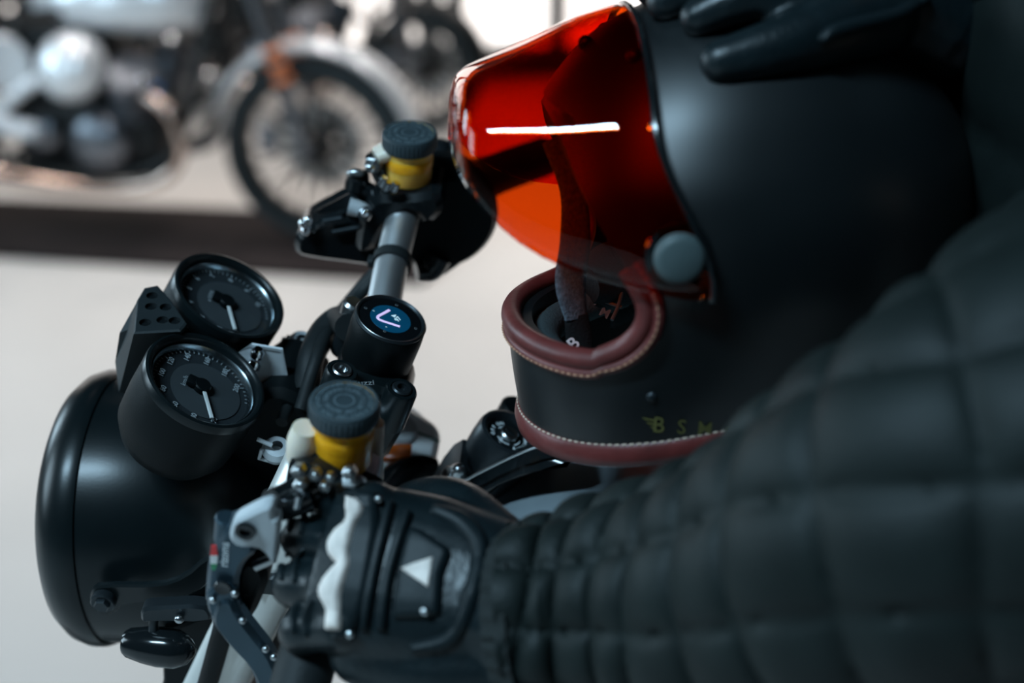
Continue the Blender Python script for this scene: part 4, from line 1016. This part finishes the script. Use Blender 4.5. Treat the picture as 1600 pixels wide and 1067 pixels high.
for s, pts in [(1, [(.66, .79, .86), (.50, .72, .80), (.34, .66, .72), (.40, .64, .5), (.45, .62, .30), (.47, .60, .14)]), (-1, [(.66, 1.03, .86), (.50, 1.11, .80), (.34, 1.18, .74), (.40, 1.21, .5), (.45, 1.24, .32), (.47, 1.26, .14)])]:
    add('trouser_leg', *tube(pts, [.12, .105, .085, .075, .066, .062], 32, 6), M['denim'], person)
    a, b = V(pts[-1]), V(pts[-1]); 
    add('boot', *merge(tube([V(pts[-2]) * .3 + a * .7, V((a.x, a.y, .08)), V((a.x - .04, a.y, .05))], [.06, .055, .052], 24, 5), tube([V((a.x + .03, a.y, .045)), V((a.x - .1, a.y, .042)), V((a.x - .19, a.y, .034))], [.045, .046, .032], 24, 6, .95)), M['boot'], person)
# ------------------------------------------------------------------ parked motorcycles in the background
M['bgsilver'] = mat('silver_paint', (.68, .71, .74), .26, .35, .5, 0, var=.05)
M['bgwhite'] = mat('pale_powder_coat', (.62, .65, .68), .3, .1, .5, 0, var=.05)
M['bgengine'] = mat('cast_engine_alloy', (.16, .17, .19), .35, .9, .5, .1, 60)
M['bgdark'] = mat('dark_frame_paint', (.006, .008, .009), .4, 0, .3)
M['bgbronze'] = mat('heat_tinted_chrome', (.55, .42, .36), .16, 1, .5)
M['bgtyre'] = mat('tyre_rubber', (.018, .026, .030), .7, 0, .3, .2, 60)
M['tanktrim'] = mat('amber_gaiter', (.62, .16, .03), .4)
M['blueglint'] = mat('blue_glint_metal', (.05, .25, .60), .15, 1, .5)  # blue of a reflected glint put into the metal's colour
def parked(base, yaw, lean, label, tankm, framem, fendm, glints=(), scale=1.0, gaiter=True):
    """x ahead, y to its left, z up; front wheel contact at base"""
    root = thing('parked_motorcycle', base, label, 'motorcycle', 'parked motorcycles behind the rider')
    rt = Matrix.Rotation(yaw, 4, 'Z') @ Matrix.Rotation(lean, 4, 'X') @ Matrix.Scale(scale, 4)
    def W(x, y, z): return V(base) + (rt @ V((x, y, z)))
    def D(x, y, z): return (rt @ V((x, y, z))).normalized()
    Y = D(0, 1, 0); X = D(1, 0, 0); Z = D(0, 0, 1)
    R = .30 * scale
    def wheel(x):
        t = wheel_parts(W(x, 0, .305), Y, R, root, M['bgtyre'], M['bgdark'], M['bgdark'], 20, .052 * scale, sr=.0075)
        return t
    wheel(0); wheel(-1.42)
    ff = []
    for k in range(19):
        a = math.radians(8 + 150 * k / 18); ff.append(W(.335 * math.cos(a), 0, .305 + .335 * math.sin(a)))
    add('front_fender', *tube(ff, .062 * scale, 18, 1, .32, Y), fendm, root)
    ff = []
    for k in range(17):
        a = math.radians(25 + 140 * k / 16); ff.append(W(-1.42 + .36 * math.cos(a), 0, .305 + .36 * math.sin(a)))
    add('rear_fender', *tube(ff, .075 * scale, 18, 1, .3, Y), fendm, root)
    for s in (1, -1):
        fk = add('fork_leg', *tube([W(0, s * .09, .305), W(-.05, s * .09, .50), W(-.15, s * .09, .84)], [.026, .026, .02], 16, 4), M['bgengine'], root)
        if gaiter: add('fork_gaiter', *merge(*[lathe([(.026, -.012), (.036, 0), (.026, .012)], W(-.062 - .013 * k, s * .09, .55 + .044 * k), D(-.28, 0, .95), 18) for k in range(3)]), M['tanktrim'], fk)
        add('brake_caliper', *box(W(-.12, s * .1, .36), X, Y, Z, .07, .04, .10, .012), M['bgengine'], fk)
        add('frame_tube', *tube([W(-.28, s * .06, .80), W(-.36, s * .14, .45), W(-.50, s * .16, .26), W(-.95, s * .16, .27), W(-1.08, s * .16, .50), W(-1.02, s * .14, .72)], .019, 14, 6), framem, root)
        add('frame_tube', *tube([W(-.28, s * .05, .86), W(-.8, s * .12, .74), W(-1.2, s * .14, .74), W(-1.6, s * .13, .80)], .017, 14, 6), framem, root)
        add('swingarm', *tube([W(-1.0, s * .13, .36), W(-1.42, s * .12, .305)], [.03, .024], 14, 1), framem, root)
        add('shock_absorber', *merge(tube([W(-1.38, s * .15, .34), W(-1.24, s * .15, .72)], .012, 10, 1), *[lathe([(.024, -.006), (.032, 0), (.024, .006)], W(-1.37 + .0105 * k, s * .15, .37 + .028 * k), D(.35, 0, .94), 16) for k in range(12)]), M['chrome'], root)
        add('exhaust_pipe', *tube([W(-.50, s * .17, .52), W(-.40, s * .19, .46), W(-.37, s * .2, .34), W(-.46, s * .21, .24), W(-.70, s * .22, .22), W(-1.15, s * .24, .27), W(-1.75, s * .26, .33)], [.021, .021, .021, .021, .024, .040, .044], 18, 6), M['bgbronze'] if s < 0 else M['chrome'], root)
        ec = add('engine_cylinder', *merge(*[cyl(W(-.55, s * .06, .42 + .0), D(.15, s * .55, .82), (.082 if k % 2 else .07) * scale, (.03 + k * .015) * scale, (.045 + k * .015) * scale, .002, 28) for k in range(11)]), M['bgengine'], root)
        add('engine_cover', *lathe([(0, .075), (.05, .07), (.095, .05), (.115, .02), (.118, 0), (.0, -.02)], W(-.66, s * .13, .34), Y * s, 36), M['bgengine'], root)
        add('engine_cover', *lathe([(0, .055), (.04, .05), (.065, .03), (.07, 0), (0, -.02)], W(-.86, s * .13, .36), Y * s, 32), M['bgengine'], root)
        add('footrest', *merge(tube([W(-.92, s * .16, .32), W(-.92, s * .30, .31)], [.014, .018], 12, 1)), M['rubber'], root)
        add('side_panel', *prism(round_poly([W(-.86, s * .15, .50), W(-.86, s * .14, .66), W(-1.06, s * .14, .70), W(-1.10, s * .15, .52)], 1), Y, .025, .006), tankm, root)
        add('grip', *tube([W(-.33, s * .24, 1.0), W(-.40, s * .37, 1.0)], .017, 14, 1), M['rubber'], root)
        add('indicator', *ball(W(-.17, s * .17, .88), .034, 16), M['orange'], root)
    add('engine_case', *box(W(-.72, 0, .34), X, Y, Z, .50 * scale, .25 * scale, .26 * scale, .05), M['bgdark'], root)
    add('air_box', *box(W(-.80, 0, .58), X, Y, Z, .36 * scale, .20 * scale, .24 * scale, .05), M['bgdark'], root)
    vs, fs = [], []
    stn = [(-.30, .05, .06, .04), (-.34, .10, .09, .07), (-.45, .145, .12, .09), (-.60, .155, .125, .09), (-.74, .13, .10, .07), (-.86, .09, .05, .04), (-.89, .04, .03, .03)]
    for x, w_, up, dn_ in stn:
        for k in range(32):
            a = 2 * math.pi * k / 32; c, s = math.cos(a), math.sin(a); c = math.copysign(abs(c) ** .85, c); s = math.copysign(abs(s) ** .85, s)
            vs.append(W(x, w_ * c, (.76 if gaiter else .82) + (up if s > 0 else dn_) * s))
    for i in range(len(stn) - 1):
        for k in range(32): j = (k + 1) % 32; fs.append((i * 32 + k, i * 32 + j, (i + 1) * 32 + j, (i + 1) * 32 + k))
    fs += [tuple(range(32)), tuple(range(len(vs) - 32, len(vs)))]
    tk = add('fuel_tank', vs, fs, tankm, root)
    add('filler_cap', *cyl(W(-.55, 0, .885 if gaiter else .945), Z, .035, -.01, .012, .003, 24), M['chrome'], tk)
    add('seat', *tube([W(-.86, 0, .82), W(-1.0, 0, .81), W(-1.25, 0, .82), W(-1.55, 0, .85)], [.07, .11, .125, .08], 24, 6, .42, Y), M['seat'], root)
    hl = add('headlight_shell', *lathe([(0, -.10), (.06, -.09), (.09, -.04), (.095, 0), (.10, .01), (.095, .025), (.088, .03)], W(-.13, 0, .86), X, 32), M['bgdark'], root)
    add('headlight_lens', *lathe([(.09, .026), (.06, .038), (0, .044)], W(-.13, 0, .86), X, 32), M['chrome'], hl)
    add('handlebar', *tube([W(-.40, .37, 1.0), W(-.31, .22, 1.0), W(-.25, .1, .93), W(-.25, -.1, .93), W(-.31, -.22, 1.0), W(-.40, -.37, 1.0)], .012, 12, 6), M['chrome'], root)
    add('gauge', *merge(cyl(W(-.20, .05, .98), D(-.4, 0, .9), .038, -.05, .01, .004), cyl(W(-.20, -.05, .98), D(-.4, 0, .9), .038, -.05, .01, .004)), M['bgdark'], root)
    add('rear_light', *box(W(-1.77, 0, .66), X, Y, Z, .06, .10, .07, .015), M['red'], root)
    add('side_stand', *tube([W(-.75, .12, .22), W(-.72, .27, .055)], [.013, .011], 10, 1), M['bgdark'], root)
    if gaiter:
        add('subframe_tube', *tube([W(-1.02, -.20, .92), W(-1.04, -.20, .72), W(-1.03, -.20, .52), W(-.98, -.20, .42), W(-.84, -.20, .385)], [.032, .03, .03, .034, .03], 16, 6), M['bgwhite'], root)
        add('subframe_tube', *tube([W(-.98, -.20, .43), W(-.90, -.20, .50), W(-.80, -.20, .56)], .022, 14, 5), M['bgwhite'], root)
        add('cylinder_head_cover', *lathe([(0, .07), (.05, .066), (.09, .045), (.115, .01), (.118, -.02), (0, -.05)], W(-.70, -.20, .60), -Y + Z * .5, 36), M['bgsilver'], root)
        add('heel_guard', *prism(round_poly([W(-1.20, -.2, .52), W(-1.02, -.2, .42), W(-1.05, -.2, .36), W(-1.3, -.2, .40)], 1), Y, .02, .005), M['bgwhite'], root)
    for (x, y, z, r, m_) in glints: add('glint_ball', *ball(W(x, y, z), r, 12), M[m_], root)  # small metal balls added to stand in for glints on the bike
    return root
gA = GP(505, 384)
parked((gA.x, gA.y, .023), math.radians(-10), math.radians(4), 'silver parked motorcycle with pale frame and orange fork gaiters on the dark mat', M['bgsilver'], M['bgdark'], M['bgsilver'], scale=1.1,
       glints=[(-.45, -.24, .575, .012, 'chrome'), (-.405, -.24, .55, .011, 'blueglint')])
gB = GP(668, 205)
parked((gB.x, gB.y, .0), math.radians(-24), math.radians(5), 'black parked motorcycle beside the silver one, standing near the window', M['bgdark'], M['bgdark'], M['bgdark'],
       glints=[(-.16, -.25, .70, .014, 'chrome')], gaiter=False)
gC = GP(120, 140)
parked((gC.x, gC.y, .0), math.radians(-18), math.radians(5), 'silver-tanked dark motorcycle parked behind the silver one', M['bgsilver'], M['bgdark'], M['bgsilver'], gaiter=False)
